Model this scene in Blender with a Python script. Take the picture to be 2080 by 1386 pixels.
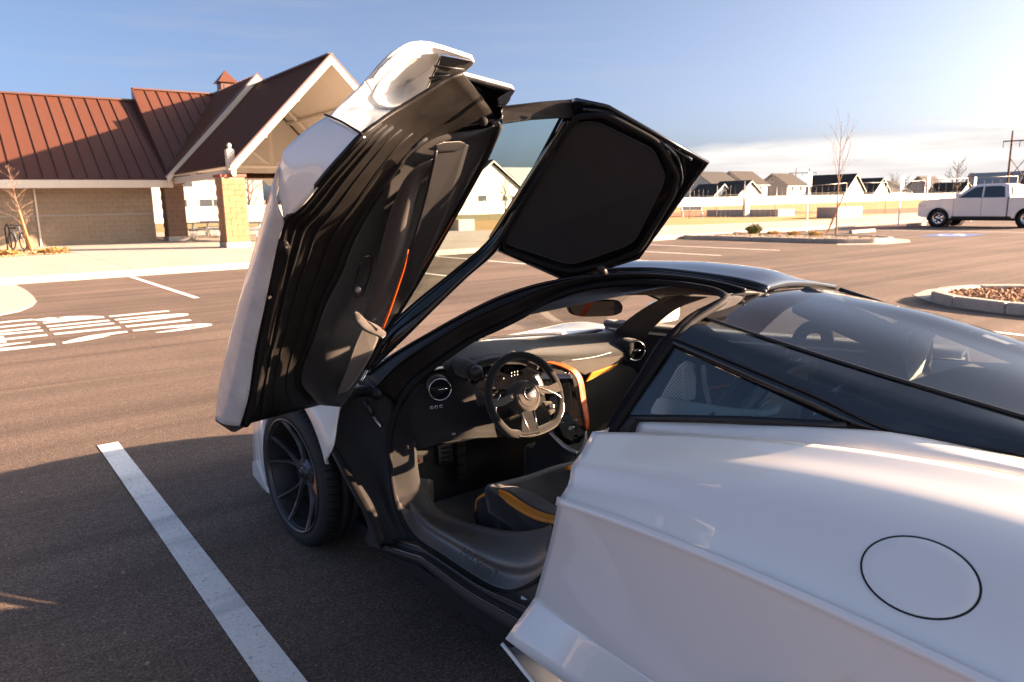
import bpy, bmesh, math, random
from mathutils import Vector, Matrix
random.seed(7)
for o in list(bpy.data.objects): bpy.data.objects.remove(o)
scene = bpy.context.scene
COL = scene.collection
PI = math.pi
R = math.radians

# ------------------------------------------------------------------ camera
# world: +Y is the way the sports car points, +X to its right, the camera stands over (0, 0)
FPX, W0, H0, CAMZ = 1500.0, 2080.0, 1386.0, 1.52
YAW, PITCH, ROLL = R(37.23), R(10.6), R(1.15)
_fw = Vector((math.sin(YAW)*math.cos(PITCH), math.cos(YAW)*math.cos(PITCH), -math.sin(PITCH)))
_r0 = Vector((math.cos(YAW), -math.sin(YAW), 0)); _u0 = _r0.cross(_fw)
RT = _r0*math.cos(ROLL) - _u0*math.sin(ROLL)
UP = _u0*math.cos(ROLL) + _r0*math.sin(ROLL)
FW = _fw
EYE = Vector((0, 0, CAMZ))
cd = bpy.data.cameras.new('camera'); cam = bpy.data.objects.new('camera', cd); COL.objects.link(cam)
m = Matrix((RT, UP, -FW)).transposed().to_4x4(); m.translation = EYE
cam.matrix_world = m
cd.sensor_width = 36; cd.lens = FPX/W0*36; cd.clip_start = 0.05; cd.clip_end = 3000
cd.dof.use_dof = True; cd.dof.focus_distance = 2.3; cd.dof.aperture_fstop = 7.0
scene.camera = cam
def at(px, py, X=None, Y=None, Z=None):
    """point of the place that the photograph shows at (px, py), on a plane X/Y/Z = const"""
    d = RT*((px-W0/2)/FPX) + UP*(-(py-H0/2)/FPX) + FW
    if X is not None: t = (X-EYE.x)/d.x
    elif Y is not None: t = (Y-EYE.y)/d.y
    else: t = (Z-EYE.z)/d.z
    return EYE + d*t

# ------------------------------------------------------------------ sky and sun
SUN_A, SUN_B = 2.75, 2.2          # shadow of a 1 m post: 2.75 m towards -X and 2.2 m towards +Y
sun_dir = Vector((SUN_A, -SUN_B, 1)).normalized()
sun_el = math.asin(sun_dir.z)
w = bpy.data.worlds.new('World'); scene.world = w; w.use_nodes = True
nt = w.node_tree; nt.nodes.clear()
def N(t, **k):
    n = nt.nodes.new(t)
    for a, b in k.items(): setattr(n, a, b)
    return n
out = N('ShaderNodeOutputWorld'); bg = N('ShaderNodeBackground'); bg.inputs['Strength'].default_value = 0.058
sky = N('ShaderNodeTexSky', sky_type='NISHITA', sun_disc=False)
sky.sun_elevation = sun_el; sky.sun_rotation = math.atan2(sun_dir.x, sun_dir.y)
sky.air_density = 0.36; sky.dust_density = 7.2; sky.ozone_density = 2.0; sky.altitude = 700
tc = N('ShaderNodeTexCoord'); sep = N('ShaderNodeSeparateXYZ')
nt.links.new(tc.outputs['Generated'], sep.inputs[0])
mp = N('ShaderNodeMapping'); mp.inputs['Scale'].default_value = (3.0, 3.0, 16.0)
nt.links.new(tc.outputs['Generated'], mp.inputs[0])
nz = N('ShaderNodeTexNoise'); nz.inputs['Scale'].default_value = 1.6; nz.inputs['Detail'].default_value = 7; nz.inputs['Roughness'].default_value = 0.55
nt.links.new(mp.outputs[0], nz.inputs['Vector'])
# a bank of cloud along the horizon, rising towards the car's right-hand side of the sky
dot = N('ShaderNodeVectorMath', operation='DOT_PRODUCT'); dot.inputs[1].default_value = (0.766, -0.643, 0)
nt.links.new(tc.outputs['Generated'], dot.inputs[0])
def MATH(op, a, b=None, clamp=False):
    n = N('ShaderNodeMath', operation=op); n.use_clamp = clamp
    for i, v in enumerate((a, b)):
        if v is None: continue
        if isinstance(v, (int, float)): n.inputs[i].default_value = v
        else: nt.links.new(v, n.inputs[i])
    return n.outputs[0]
top = MATH('ADD', MATH('MULTIPLY', dot.outputs['Value'], 0.135), 0.036)
edge = MATH('SUBTRACT', MATH('ADD', top, MATH('MULTIPLY', MATH('SUBTRACT', nz.outputs['Fac'], 0.5), 0.085)), sep.outputs['Z'])
mask = MATH('MULTIPLY', edge, 45.0, True)
nz2 = N('ShaderNodeTexNoise'); nz2.inputs['Scale'].default_value = 2.4; nz2.inputs['Detail'].default_value = 6
mp2 = N('ShaderNodeMapping'); mp2.inputs['Scale'].default_value = (2.0, 2.0, 22.0); mp2.inputs['Location'].default_value = (3.1, 1.7, 0.4)
nt.links.new(tc.outputs['Generated'], mp2.inputs[0]); nt.links.new(mp2.outputs[0], nz2.inputs['Vector'])
cr = N('ShaderNodeValToRGB'); e = cr.color_ramp.elements
e[0].position = 0.30; e[0].color = (1.65, 1.58, 1.60, 1); e[1].position = 0.52; e[1].color = (2.35, 2.22, 2.12, 1)
nt.links.new(nz2.outputs['Fac'], cr.inputs[0])
# thin high veil
veil = MATH('MULTIPLY', MATH('SUBTRACT', nz2.outputs['Fac'], 0.52, True), 0.55, True)
mixv = N('ShaderNodeMixRGB'); nt.links.new(veil, mixv.inputs[0]); tint = N('ShaderNodeMixRGB', blend_type='MULTIPLY'); tint.inputs[0].default_value = 1; tint.inputs[2].default_value = (0.92, 0.885, 0.80, 1); nt.links.new(sky.outputs[0], tint.inputs[1]); nt.links.new(tint.outputs[0], mixv.inputs[1]); mixv.inputs[2].default_value = (1.45, 1.42, 1.40, 1)
mix = N('ShaderNodeMixRGB'); nt.links.new(mask, mix.inputs[0]); nt.links.new(mixv.outputs[0], mix.inputs[1]); nt.links.new(cr.outputs[0], mix.inputs[2])
nt.links.new(mix.outputs[0], bg.inputs['Color']); nt.links.new(bg.outputs[0], out.inputs[0])

sl = bpy.data.lights.new('sun', 'SUN'); sun = bpy.data.objects.new('sun', sl); COL.objects.link(sun)
sl.energy = 4.3; sl.angle = R(0.53); sl.color = (1.0, 0.66, 0.43)
sun.rotation_euler = (-sun_dir).to_track_quat('-Z', 'Y').to_euler()
sun.location = (20, -20, 30)

vs = scene.view_settings
vs.view_transform = 'Standard'; vs.look = 'None'; vs.gamma = 1; vs.use_curve_mapping = False
vs.exposure = 3.03

# ------------------------------------------------------------------ materials
MATS = {}
def mat(name, base, rough=0.6, metal=0.0, coat=0.0, var=0.0, vscale=6.0, bump=0.0, bscale=150.0, spec=0.5,
        rnd=0.0, sheen=0.0, stretch=None, emit=None, fleck=None, aniso=None):
    """procedural principled material: colour broken by noise, fine relief, optional per-object variation"""
    M = bpy.data.materials.new(name); M.use_nodes = True; t = M.node_tree; b = t.nodes['Principled BSDF']
    b.inputs['Roughness'].default_value = rough; b.inputs['Metallic'].default_value = metal
    b.inputs['Coat Weight'].default_value = coat; b.inputs['Coat Roughness'].default_value = 0.03
    b.inputs['Specular IOR Level'].default_value = spec
    b.inputs['Sheen Weight'].default_value = sheen
    if emit: b.inputs['Emission Color'].default_value = (*emit[0], 1); b.inputs['Emission Strength'].default_value = emit[1]
    tcn = t.nodes.new('ShaderNodeTexCoord'); src = tcn.outputs['Object']
    if stretch:
        mpn = t.nodes.new('ShaderNodeMapping'); mpn.inputs['Scale'].default_value = stretch
        t.links.new(src, mpn.inputs[0]); vsrc = mpn.outputs[0]
    else: vsrc = src
    col = None
    rgb = t.nodes.new('ShaderNodeRGB'); rgb.outputs[0].default_value = (*base, 1); col = rgb.outputs[0]
    def hsv(val_socket, col):
        h = t.nodes.new('ShaderNodeHueSaturation'); t.links.new(col, h.inputs['Color']); t.links.new(val_socket, h.inputs['Value']); return h.outputs[0]
    def rng(sock, lo, hi, a=0.25, b_=0.75):
        r = t.nodes.new('ShaderNodeMapRange'); t.links.new(sock, r.inputs[0])
        r.inputs[1].default_value = a; r.inputs[2].default_value = b_; r.inputs[3].default_value = lo; r.inputs[4].default_value = hi; return r.outputs[0]
    if var:
        n = t.nodes.new('ShaderNodeTexNoise'); n.inputs['Scale'].default_value = vscale; n.inputs['Detail'].default_value = 6; n.inputs['Roughness'].default_value = 0.6
        t.links.new(vsrc, n.inputs['Vector']); col = hsv(rng(n.outputs['Fac'], 1-var, 1+var), col)
    if rnd:
        oi = t.nodes.new('ShaderNodeObjectInfo'); col = hsv(rng(oi.outputs['Random'], 1-rnd, 1+rnd, 0, 1), col)
    if fleck:
        n = t.nodes.new('ShaderNodeTexNoise'); n.inputs['Scale'].default_value = fleck[0]; n.inputs['Detail'].default_value = 2
        t.links.new(src, n.inputs['Vector']); col = hsv(rng(n.outputs['Fac'], 1-fleck[1], 1+fleck[1], 0.35, 0.65), col)
    t.links.new(col, b.inputs['Base Color'])
    if bump:
        n = t.nodes.new('ShaderNodeTexNoise'); n.inputs['Scale'].default_value = bscale; n.inputs['Detail'].default_value = 4
        t.links.new(src, n.inputs['Vector'])
        bp = t.nodes.new('ShaderNodeBump'); bp.inputs['Strength'].default_value = bump; bp.inputs['Distance'].default_value = 0.004
        t.links.new(n.outputs['Fac'], bp.inputs['Height']); t.links.new(bp.outputs[0], b.inputs['Normal'])
    MATS[name] = M; return M
def glass(name, tint, rough=0.0, ior=1.5, base_reflect=0.0):
    M = bpy.data.materials.new(name); M.use_nodes = True; t = M.node_tree; t.nodes.clear()
    o = t.nodes.new('ShaderNodeOutputMaterial'); mx = t.nodes.new('ShaderNodeMixShader'); tr = t.nodes.new('ShaderNodeBsdfTransparent'); gl = t.nodes.new('ShaderNodeBsdfGlossy'); fr = t.nodes.new('ShaderNodeFresnel')
    fr.inputs[0].default_value = ior; tr.inputs[0].default_value = (*tint, 1); gl.inputs['Roughness'].default_value = rough
    ad = t.nodes.new('ShaderNodeMath'); ad.operation = 'ADD'; ad.inputs[1].default_value = base_reflect; t.links.new(fr.outputs[0], ad.inputs[0])
    t.links.new(ad.outputs[0], mx.inputs[0]); t.links.new(tr.outputs[0], mx.inputs[1]); t.links.new(gl.outputs[0], mx.inputs[2]); t.links.new(mx.outputs[0], o.inputs[0])
    MATS[name] = M; return M

mat('car_white', (0.84, 0.83, 0.80), 0.28, 0, 1.0, var=0.015, vscale=3)
mat('car_white_dirty', (0.64, 0.63, 0.62), 0.35, 0, 0.7, var=0.05, vscale=5)
mat('gloss_black', (0.008, 0.008, 0.010), 0.14, 0, 0.6, var=0.3, vscale=20)
mat('frit_black', (0.010, 0.011, 0.016), 0.10, 0, 0, var=0.2, vscale=8, spec=0.22)
mat('dusty_black', (0.013, 0.0118, 0.011), 0.42, 0, 0.0, spec=0.17, var=0.4, vscale=14, fleck=(300, 0.25), bump=0.12, bscale=400)
mat('satin_black', (0.012, 0.012, 0.014), 0.42, var=0.25, vscale=12, bump=0.05, bscale=300)
mat('black_plastic', (0.010, 0.010, 0.011), 0.6, var=0.25, vscale=18, bump=0.15, bscale=500)
mat('alcantara', (0.020, 0.019, 0.020), 0.95, sheen=0.25, var=0.18, vscale=9, bump=0.35, bscale=600, spec=0.2)
mat('alcantara_grey', (0.021, 0.0195, 0.019), 0.95, sheen=0.25, var=0.15, vscale=9, bump=0.35, bscale=600, spec=0.2)
mat('alcantara_sunlit', (0.062, 0.053, 0.047), 0.95, sheen=0.25, var=0.14, vscale=12, bump=0.4, bscale=600, spec=0.2)  # black suede where the sun falls, its warm light put into the colour
mat('matte_black', (0.010, 0.010, 0.012), 0.75, var=0.2, vscale=10, spec=0.08)
mat('rubber', (0.012, 0.012, 0.013), 0.7, spec=0.2, var=0.25, vscale=20, bump=0.1, bscale=300)
mat('tyre', (0.017, 0.017, 0.018), 0.72, var=0.25, vscale=14, bump=0.15, bscale=250, fleck=(120, 0.12))
mat('rim_black', (0.060, 0.061, 0.066), 0.34, 0.45, 0.2, var=0.12, vscale=12)
mat('orange', (0.50, 0.078, 0.004), 0.5, var=0.05, vscale=20, bump=0.05)
mat('orange_belt', (0.60, 0.15, 0.03), 0.7, var=0.1, vscale=30)
mat('yellow_orange', (0.58, 0.21, 0.015), 0.5, var=0.04, vscale=20)
mat('caliper', (0.70, 0.20, 0.03), 0.35, 0, 0.4, var=0.05)
mat('chrome', (0.72, 0.70, 0.68), 0.14, 1.0, var=0.03)
mat('brushed', (0.42, 0.41, 0.40), 0.34, 1.0, var=0.06)
mat('disc', (0.10, 0.10, 0.10), 0.35, 0.9, var=0.1)
mat('screen', (0.006, 0.006, 0.008), 0.08, 0, 0.5, var=0.2)
mat('screen_lit', (0.035, 0.037, 0.04), 0.2, 0, 0.3, var=0.05)
mat('white_mark', (0.7, 0.7, 0.7), 0.5, var=0.03)
mat('red_mark', (0.5, 0.03, 0.02), 0.5, var=0.03)
mat('marker_lens', (0.55, 0.07, 0.01), 0.2, 0, 0.8, var=0.05)
mat('lamp_clear', (0.62, 0.60, 0.58), 0.1, 0, 1.0, var=0.1)
mat('seat_shell', (0.17, 0.165, 0.155), 0.35, 0, 0.5, var=0.2, vscale=30)
mat('leather_grey', (0.62, 0.60, 0.54), 0.6, var=0.1, vscale=10, bump=0.1)  # pale colour makes up for sun missing on the seat shells
mat('logo_dark', (0.008, 0.008, 0.008), 0.4, var=0.05)
glass('tint_glass', (0.80, 0.86, 0.86), 0.0, 1.45, 0.02)
glass('rear_glass', (0.38, 0.45, 0.49), 0.0, 1.55, 0.12)
glass('door_glass', (0.66, 0.74, 0.68), 0.0, 1.45, 0.0)
glass('screen_glass', (0.80, 0.83, 0.80), 0.0, 1.3, 0.0)
# carbon weave
M = mat('carbon_light', (0.14, 0.135, 0.12), 0.4)  # weave brightened in colour, standing in for sun on the seat shells
t = M.node_tree; b = t.nodes['Principled BSDF']
wv = t.nodes.new('ShaderNodeTexWave'); wv.inputs['Scale'].default_value = 60; wv.bands_direction = 'DIAGONAL'
tcn = t.nodes.new('ShaderNodeTexCoord'); t.links.new(tcn.outputs['Object'], wv.inputs['Vector'])
rp = t.nodes.new('ShaderNodeValToRGB'); rp.color_ramp.elements[0].color = (0.16, 0.155, 0.14, 1); rp.color_ramp.elements[1].color = (0.62, 0.60, 0.54, 1)
t.links.new(wv.outputs['Fac'], rp.inputs[0]); t.links.new(rp.outputs[0], b.inputs['Base Color'])
M = mat('carbon', (0.05, 0.048, 0.046), 0.32, 0.25, 0.10)
t = M.node_tree; b = t.nodes['Principled BSDF']
wv = t.nodes.new('ShaderNodeTexWave'); wv.inputs['Scale'].default_value = 90; wv.bands_direction = 'DIAGONAL'; wv.inputs['Distortion'].default_value = 0.3
tcn = t.nodes.new('ShaderNodeTexCoord'); t.links.new(tcn.outputs['Object'], wv.inputs['Vector'])
rp = t.nodes.new('ShaderNodeValToRGB'); rp.color_ramp.elements[0].color = (0.06, 0.058, 0.056, 1); rp.color_ramp.elements[1].color = (0.19, 0.18, 0.17, 1)
t.links.new(wv.outputs['Fac'], rp.inputs[0]); t.links.new(rp.outputs[0], b.inputs['Base Color'])
bp = t.nodes.new('ShaderNodeBump'); bp.inputs['Strength'].default_value = 0.2; bp.inputs['Distance'].default_value = 0.002
t.links.new(wv.outputs['Fac'], bp.inputs['Height']); t.links.new(bp.outputs[0], b.inputs['Normal'])

# the setting
M = mat('asphalt', (0.116, 0.087, 0.070), 0.88, var=0.16, vscale=0.55, stretch=(0.22, 1.6, 1), bump=0.9, bscale=95, fleck=(85, 0.38), spec=0.35)
t = M.node_tree; b = t.nodes['Principled BSDF']     # swept arcs, oil and tyre traces over the aggregate
src = b.inputs['Base Color'].links[0].from_socket
tcn = t.nodes.new('ShaderNodeTexCoord')
def nfac(scale, stretch, detail, lo, hi, a, b_):
    mpn = t.nodes.new('ShaderNodeMapping'); mpn.inputs['Scale'].default_value = stretch; t.links.new(tcn.outputs['Object'], mpn.inputs[0])
    n = t.nodes.new('ShaderNodeTexNoise'); n.inputs['Scale'].default_value = scale; n.inputs['Detail'].default_value = detail; n.inputs['Distortion'].default_value = 0.6
    t.links.new(mpn.outputs[0], n.inputs['Vector']); r = t.nodes.new('ShaderNodeMapRange'); t.links.new(n.outputs['Fac'], r.inputs[0])
    for i, v in enumerate((a, b_, lo, hi)): r.inputs[i+1].default_value = v
    return r.outputs[0]
def mulv(col, f):
    h = t.nodes.new('ShaderNodeHueSaturation'); t.links.new(col, h.inputs['Color']); t.links.new(f, h.inputs['Value']); return h.outputs[0]
src = mulv(src, nfac(1.1, (0.06, 2.4, 1), 5, 0.76, 1.16, 0.35, 0.65))
src = mulv(src, nfac(0.35, (1, 1, 1), 4, 0.78, 1.12, 0.3, 0.65))
src = mulv(src, nfac(22, (1, 1, 1), 3, 0.86, 1.14, 0.35, 0.65))
src = mulv(src, nfac(140, (1, 1, 1), 0, 1.0, 2.6, 0.70, 0.78))
t.links.new(src, b.inputs['Base Color'])
mat('seam', (0.045, 0.038, 0.034), 0.9, var=0.3, vscale=6)
mat('road_paint', (0.78, 0.77, 0.74), 0.8, var=0.05, vscale=8, bump=0.5, bscale=95, fleck=(70, 0.05))
# worn line: dark tyre rubs and chips
M = mat('worn_paint', (0.76, 0.75, 0.73), 0.8, bump=0.5, bscale=95, fleck=(70, 0.06))
t = M.node_tree; b = t.nodes['Principled BSDF']; src = b.inputs['Base Color'].links[0].from_socket
tcn = t.nodes.new('ShaderNodeTexCoord')
src = mulv(src, nfac(2.0, (0.25, 1.6, 1), 3, 0.72, 1.0, 0.36, 0.50))
src = mulv(src, nfac(70, (1, 1, 1), 2, 0.5, 1.0, 0.28, 0.36))
t.links.new(src, b.inputs['Base Color'])
# dirt thrown up on the lower door skin
M = MATS['car_white_dirty']; t = M.node_tree; b = t.nodes['Principled BSDF']; src = b.inputs['Base Color'].links[0].from_socket
tcn = t.nodes.new('ShaderNodeTexCoord')
src = mulv(src, nfac(75, (1, 1, .6), 2, 1.0, 0.18, 0.70, 0.76)); src = mulv(src, nfac(9, (1, 1, 1), 5, 0.86, 1.04, 0.3, 0.6))
t.links.new(src, b.inputs['Base Color'])
mat('concrete', (0.36, 0.325, 0.285), 0.85, var=0.10, vscale=0.7, bump=0.3, bscale=60, fleck=(30, 0.06))
mat('kerb_concrete', (0.38, 0.345, 0.295), 0.85, var=0.12, vscale=2.0, bump=0.3, bscale=60, fleck=(30, 0.07), rnd=0.04)
mat('concrete_dark', (0.27, 0.26, 0.25), 0.85, var=0.12, vscale=2.0, bump=0.3, bscale=60)
mat('joint', (0.20, 0.18, 0.16), 0.9, var=0.1)
mat('block', (0.235, 0.178, 0.125), 0.95, var=0.22, vscale=9, bump=1.0, bscale=30, rnd=0.07)
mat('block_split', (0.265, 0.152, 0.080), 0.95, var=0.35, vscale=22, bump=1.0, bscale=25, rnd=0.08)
mat('block_shaded', (0.155, 0.095, 0.065), 0.95, var=0.25, vscale=18, bump=1.0, bscale=25, rnd=0.08)  # column block darkened: the shade on the rear columns is in the colour
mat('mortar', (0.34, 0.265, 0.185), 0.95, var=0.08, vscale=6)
mat('mortar_shaded', (0.24, 0.19, 0.155), 0.95, var=0.08, vscale=6)  # mortar of the rear columns, darkened in colour for their shade
mat('red_cap', (0.20, 0.055, 0.04), 0.6, var=0.1, vscale=5)
mat('roof_metal', (0.088, 0.036, 0.024), 0.42, 0.0, 0.0, var=0.06, vscale=2, rnd=0.03, spec=0.4)
mat('roof_rib', (0.075, 0.028, 0.018), 0.45, var=0.05)
mat('trim_cream', (0.55, 0.50, 0.43), 0.6, var=0.04, vscale=3)
mat('soffit', (0.54, 0.50, 0.44), 0.7, var=0.05, vscale=3)
mat('dry_grass', (0.34, 0.215, 0.075), 0.95, var=0.25, vscale=0.5, bump=1.0, bscale=20, fleck=(6, 0.15))
mat('grass_blade', (0.36, 0.24, 0.09), 0.9, var=0.2)
mat('green_grass', (0.20, 0.165, 0.055), 0.95, var=0.25, vscale=0.15, bump=1.0, bscale=20)
mat('red_dirt', (0.235, 0.095, 0.042), 0.95, var=0.2, vscale=0.4)
mat('mulch', (0.17, 0.085, 0.045), 0.95, var=0.5, vscale=25, bump=1.0, bscale=30, rnd=0.25)
mat('gravel', (0.34, 0.27, 0.20), 0.95, var=0.3, vscale=20, rnd=0.35)
mat('bark_chip', (0.25, 0.14, 0.08), 0.95, var=0.4, vscale=20, rnd=0.45)
mat('bark', (0.22, 0.15, 0.11), 0.9, var=0.25, vscale=15, bump=0.5, bscale=40)
mat('stake_wood', (0.38, 0.19, 0.08), 0.85, var=0.2, vscale=10)
mat('leaf_green', (0.085, 0.10, 0.025), 0.8, var=0.3, vscale=8, rnd=0.2)
mat('leaf_dry', (0.45, 0.31, 0.12), 0.9, var=0.2, vscale=8)
mat('house_white', (0.56, 0.545, 0.51), 0.8, var=0.03, vscale=1)
mat('house_grey', (0.30, 0.30, 0.315), 0.8, var=0.03, vscale=1)
mat('house_tan', (0.37, 0.34, 0.325), 0.8, var=0.03, vscale=1)
mat('house_blue', (0.25, 0.28, 0.30), 0.8, var=0.03, vscale=1)
mat('shingle', (0.026, 0.026, 0.027), 0.9, var=0.15, vscale=2, rnd=0.08)
mat('shingle_brown', (0.026, 0.023, 0.021), 0.9, var=0.15, vscale=2, rnd=0.08)
mat('window_dark', (0.05, 0.06, 0.07), 0.15, var=0.1)
mat('fence_white', (0.58, 0.56, 0.51), 0.6, var=0.03, vscale=2, rnd=0.03)
mat('galv', (0.40, 0.39, 0.37), 0.45, 0.6, var=0.08)
mat('sign_white', (0.78, 0.78, 0.77), 0.5, var=0.03)
mat('sign_blue', (0.03, 0.12, 0.45), 0.5, var=0.04)
mat('ada_blue', (0.05, 0.13, 0.36), 0.8, var=0.12, vscale=4, bump=0.4, bscale=95)
mat('ada_red', (0.36, 0.09, 0.065), 0.8, var=0.12, vscale=4)
mat('pole_wood', (0.13, 0.065, 0.045), 0.9, var=0.15, vscale=2)
mat('truck_white', (0.74, 0.74, 0.75), 0.28, 0, 0.9, var=0.02)
mat('truck_glass', (0.02, 0.028, 0.03), 0.06, 0, 0.5, var=0.1)
mat('bench_blue', (0.17, 0.19, 0.22), 0.5, var=0.08)
mat('bike_black', (0.015, 0.015, 0.015), 0.5, var=0.1)
mat('bike_frame', (0.35, 0.36, 0.38), 0.4, 0.5, var=0.1)
mat('tree_far', (0.12, 0.085, 0.07), 0.95, var=0.3, vscale=1)
mat('pine_dark', (0.055, 0.048, 0.032), 0.95, var=0.3, vscale=2)
mat('hill', (0.16, 0.15, 0.17), 1.0, var=0.1, vscale=0.02)

# ------------------------------------------------------------------ builders
WM = {}
def link(o, parent=None, local=False):
    COL.objects.link(o)
    if parent is not None:
        o.parent = parent
        if not local: o.matrix_parent_inverse = WM.get(parent.name, Matrix()).inverted()
    return o
def thing(name, label, cat, loc=(0, 0, 0), rz=0, group=None):
    o = bpy.data.objects.new(name, None); COL.objects.link(o); o.empty_display_size = 0.2
    o.location = loc; o.rotation_euler = (0, 0, rz)
    WM[o.name] = Matrix.Translation(loc) @ Matrix.Rotation(rz, 4, 'Z')
    tag(o, label, cat, group); return o
def tag(o, label=None, cat=None, group=None, kind=None):
    if label: o['label'] = label
    if cat: o['category'] = cat
    if group: o['group'] = group
    if kind: o['kind'] = kind
    return o
def mobj(name, verts, faces, m, parent=None, smooth=False, local=False):
    me = bpy.data.meshes.new(name); me.from_pydata([tuple(v) for v in verts], [], faces); me.update()
    if m: me.materials.append(MATS[m])
    if smooth:
        for p in me.polygons: p.use_smooth = True
    o = bpy.data.objects.new(name, me); return link(o, parent, local)
def bmobj(name, bm, m, parent=None, smooth=False, local=False):
    me = bpy.data.meshes.new(name); bm.to_mesh(me); bm.free()
    if m: me.materials.append(MATS[m])
    if smooth:
        for p in me.polygons: p.use_smooth = True
    return link(bpy.data.objects.new(name, me), parent, local)
def bevel(o, w=0.01, seg=2):
    b = o.modifiers.new('bevel', 'BEVEL'); b.width = w; b.segments = seg; b.limit_method = 'ANGLE'; b.angle_limit = R(35); return o
def solid(o, t, off=-1):
    s = o.modifiers.new('solid', 'SOLIDIFY'); s.thickness = t; s.offset = off; s.use_even_offset = False; return o
def bxv(x0, x1, y0, y1, z0, z1):
    v = [(x0, y0, z0), (x1, y0, z0), (x1, y1, z0), (x0, y1, z0), (x0, y0, z1), (x1, y0, z1), (x1, y1, z1), (x0, y1, z1)]
    f = [(0, 3, 2, 1), (4, 5, 6, 7), (0, 1, 5, 4), (1, 2, 6, 5), (2, 3, 7, 6), (3, 0, 4, 7)]
    return v, f
def box(name, x0, x1, y0, y1, z0, z1, m, parent=None, bev=0, local=False):
    v, f = bxv(x0, x1, y0, y1, z0, z1); o = mobj(name, v, f, m, parent, local=local)
    if bev: bevel(o, bev)
    return o
class MB:
    def __init__(s): s.v = []; s.f = []
    def add(s, v, f):
        n = len(s.v); s.v += [tuple(a) for a in v]; s.f += [tuple(i+n for i in q) for q in f]; return s
    def box(s, *a): return s.add(*bxv(*a))
    def tube(s, pts, r, n=8, cap=True): return s.add(*tubev(pts, r, n, cap))
    def prism(s, poly, d):       # poly: 3D loop, extruded along d
        k = len(poly); a = [Vector(p) for p in poly]; v = a + [p+Vector(d) for p in a]
        f = [tuple(range(k))[::-1], tuple(range(k, 2*k))] + [(i, (i+1) % k, k+(i+1) % k, k+i) for i in range(k)]
        return s.add(v, f)
    def build(s, name, m, parent=None, smooth=False, local=False): return mobj(name, s.v, s.f, m, parent, smooth, local)
def tubev(pts, r, n=8, cap=True):
    pts = [Vector(p) for p in pts]; k = len(pts); rs = r if isinstance(r, (list, tuple)) else [r]*k
    v = []; f = []; prev = None
    for i, p in enumerate(pts):
        d = (pts[min(i+1, k-1)]-pts[max(i-1, 0)])
        d = d.normalized() if d.length > 1e-9 else Vector((0, 0, 1))
        if prev is None:
            a = Vector((0, 0, 1)) if abs(d.z) < 0.9 else Vector((1, 0, 0)); u = d.cross(a).normalized()
        else:
            u = prev - d*prev.dot(d); u = u.normalized() if u.length > 1e-6 else d.orthogonal().normalized()
        prev = u; q = d.cross(u)
        for j in range(n):
            t = 2*PI*j/n; v.append(p + (u*math.cos(t)+q*math.sin(t))*rs[i])
    for i in range(k-1):
        for j in range(n): f.append((i*n+j, i*n+(j+1) % n, (i+1)*n+(j+1) % n, (i+1)*n+j))
    if cap: f.append(tuple(range(n))[::-1]); f.append(tuple(range((k-1)*n, k*n)))
    return v, f
def tube(name, pts, r, m, parent=None, n=8, local=False, spl=0):
    if spl: pts = resample(pts, spl)
    if spl and isinstance(r, (list, tuple)):
        k = len(r)-1; r = [r[min(int(i*k/(spl-1)), k-1)] + (r[min(int(i*k/(spl-1)), k-1)+1]-r[min(int(i*k/(spl-1)), k-1)])*(i*k/(spl-1)-min(int(i*k/(spl-1)), k-1)) for i in range(spl)]
    v, f = tubev(pts, r, n); return mobj(name, v, f, m, parent, True, local)
def cr_point(P, t):
    n = len(P)-1; i = min(int(t), n-1); u = t-i
    p1, p2 = P[i], P[i+1]; p0 = P[i-1] if i > 0 else p1*2-p2; p3 = P[i+2] if i+2 <= n else p2*2-p1
    return 0.5*((2*p1)+(p2-p0)*u+(2*p0-5*p1+4*p2-p3)*u*u+(3*p1-p0-3*p2+p3)*u**3)
def resample(P, n):
    P = [Vector(p) for p in P]
    if len(P) == 1: return P*n
    S = [cr_point(P, i*(len(P)-1)/(12*(len(P)-1))) for i in range(12*(len(P)-1)+1)]
    L = [0]
    for a, b in zip(S, S[1:]): L.append(L[-1]+(b-a).length)
    res = []; j = 0
    for i in range(n):
        t = L[-1]*i/(n-1)
        while j < len(L)-2 and L[j+1] < t: j += 1
        d = L[j+1]-L[j]; res.append(S[j].lerp(S[j+1], (t-L[j])/d if d > 1e-9 else 0))
    return res
def patch(name, curves, m, parent=None, n=24, k=4, thick=0, off=-1, lin=False, even=True):
    """smooth sheet through a family of curves"""
    C_ = [resample(c, n) if even else [cr_point([Vector(p) for p in c], i*(len(c)-1)/(n-1)) for i in range(n)] for c in curves]
    rows = []
    M_ = (len(C_)-1)*k+1
    for r in range(M_):
        t = r/k; i = min(int(t), len(C_)-2)
        if lin: rows.append([C_[i][j].lerp(C_[i+1][j], t-i) for j in range(n)])
        else: rows.append([cr_point([c[j] for c in C_], t) for j in range(n)])
    v = [p for r in rows for p in r]; f = [(a*n+b, a*n+b+1, (a+1)*n+b+1, (a+1)*n+b) for a in range(M_-1) for b in range(n-1)]
    sc = 0
    for q in f[::7]:
        a, b, c = v[q[0]], v[q[1]], v[q[3]]; sc += 1 if (b-a).cross(c-a).dot(EYE-a) > 0 else -1
    if sc < 0: f = [q[::-1] for q in f]
    o = mobj(name, v, f, m, parent, True)
    if thick: solid(o, thick, -1)
    return o
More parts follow.
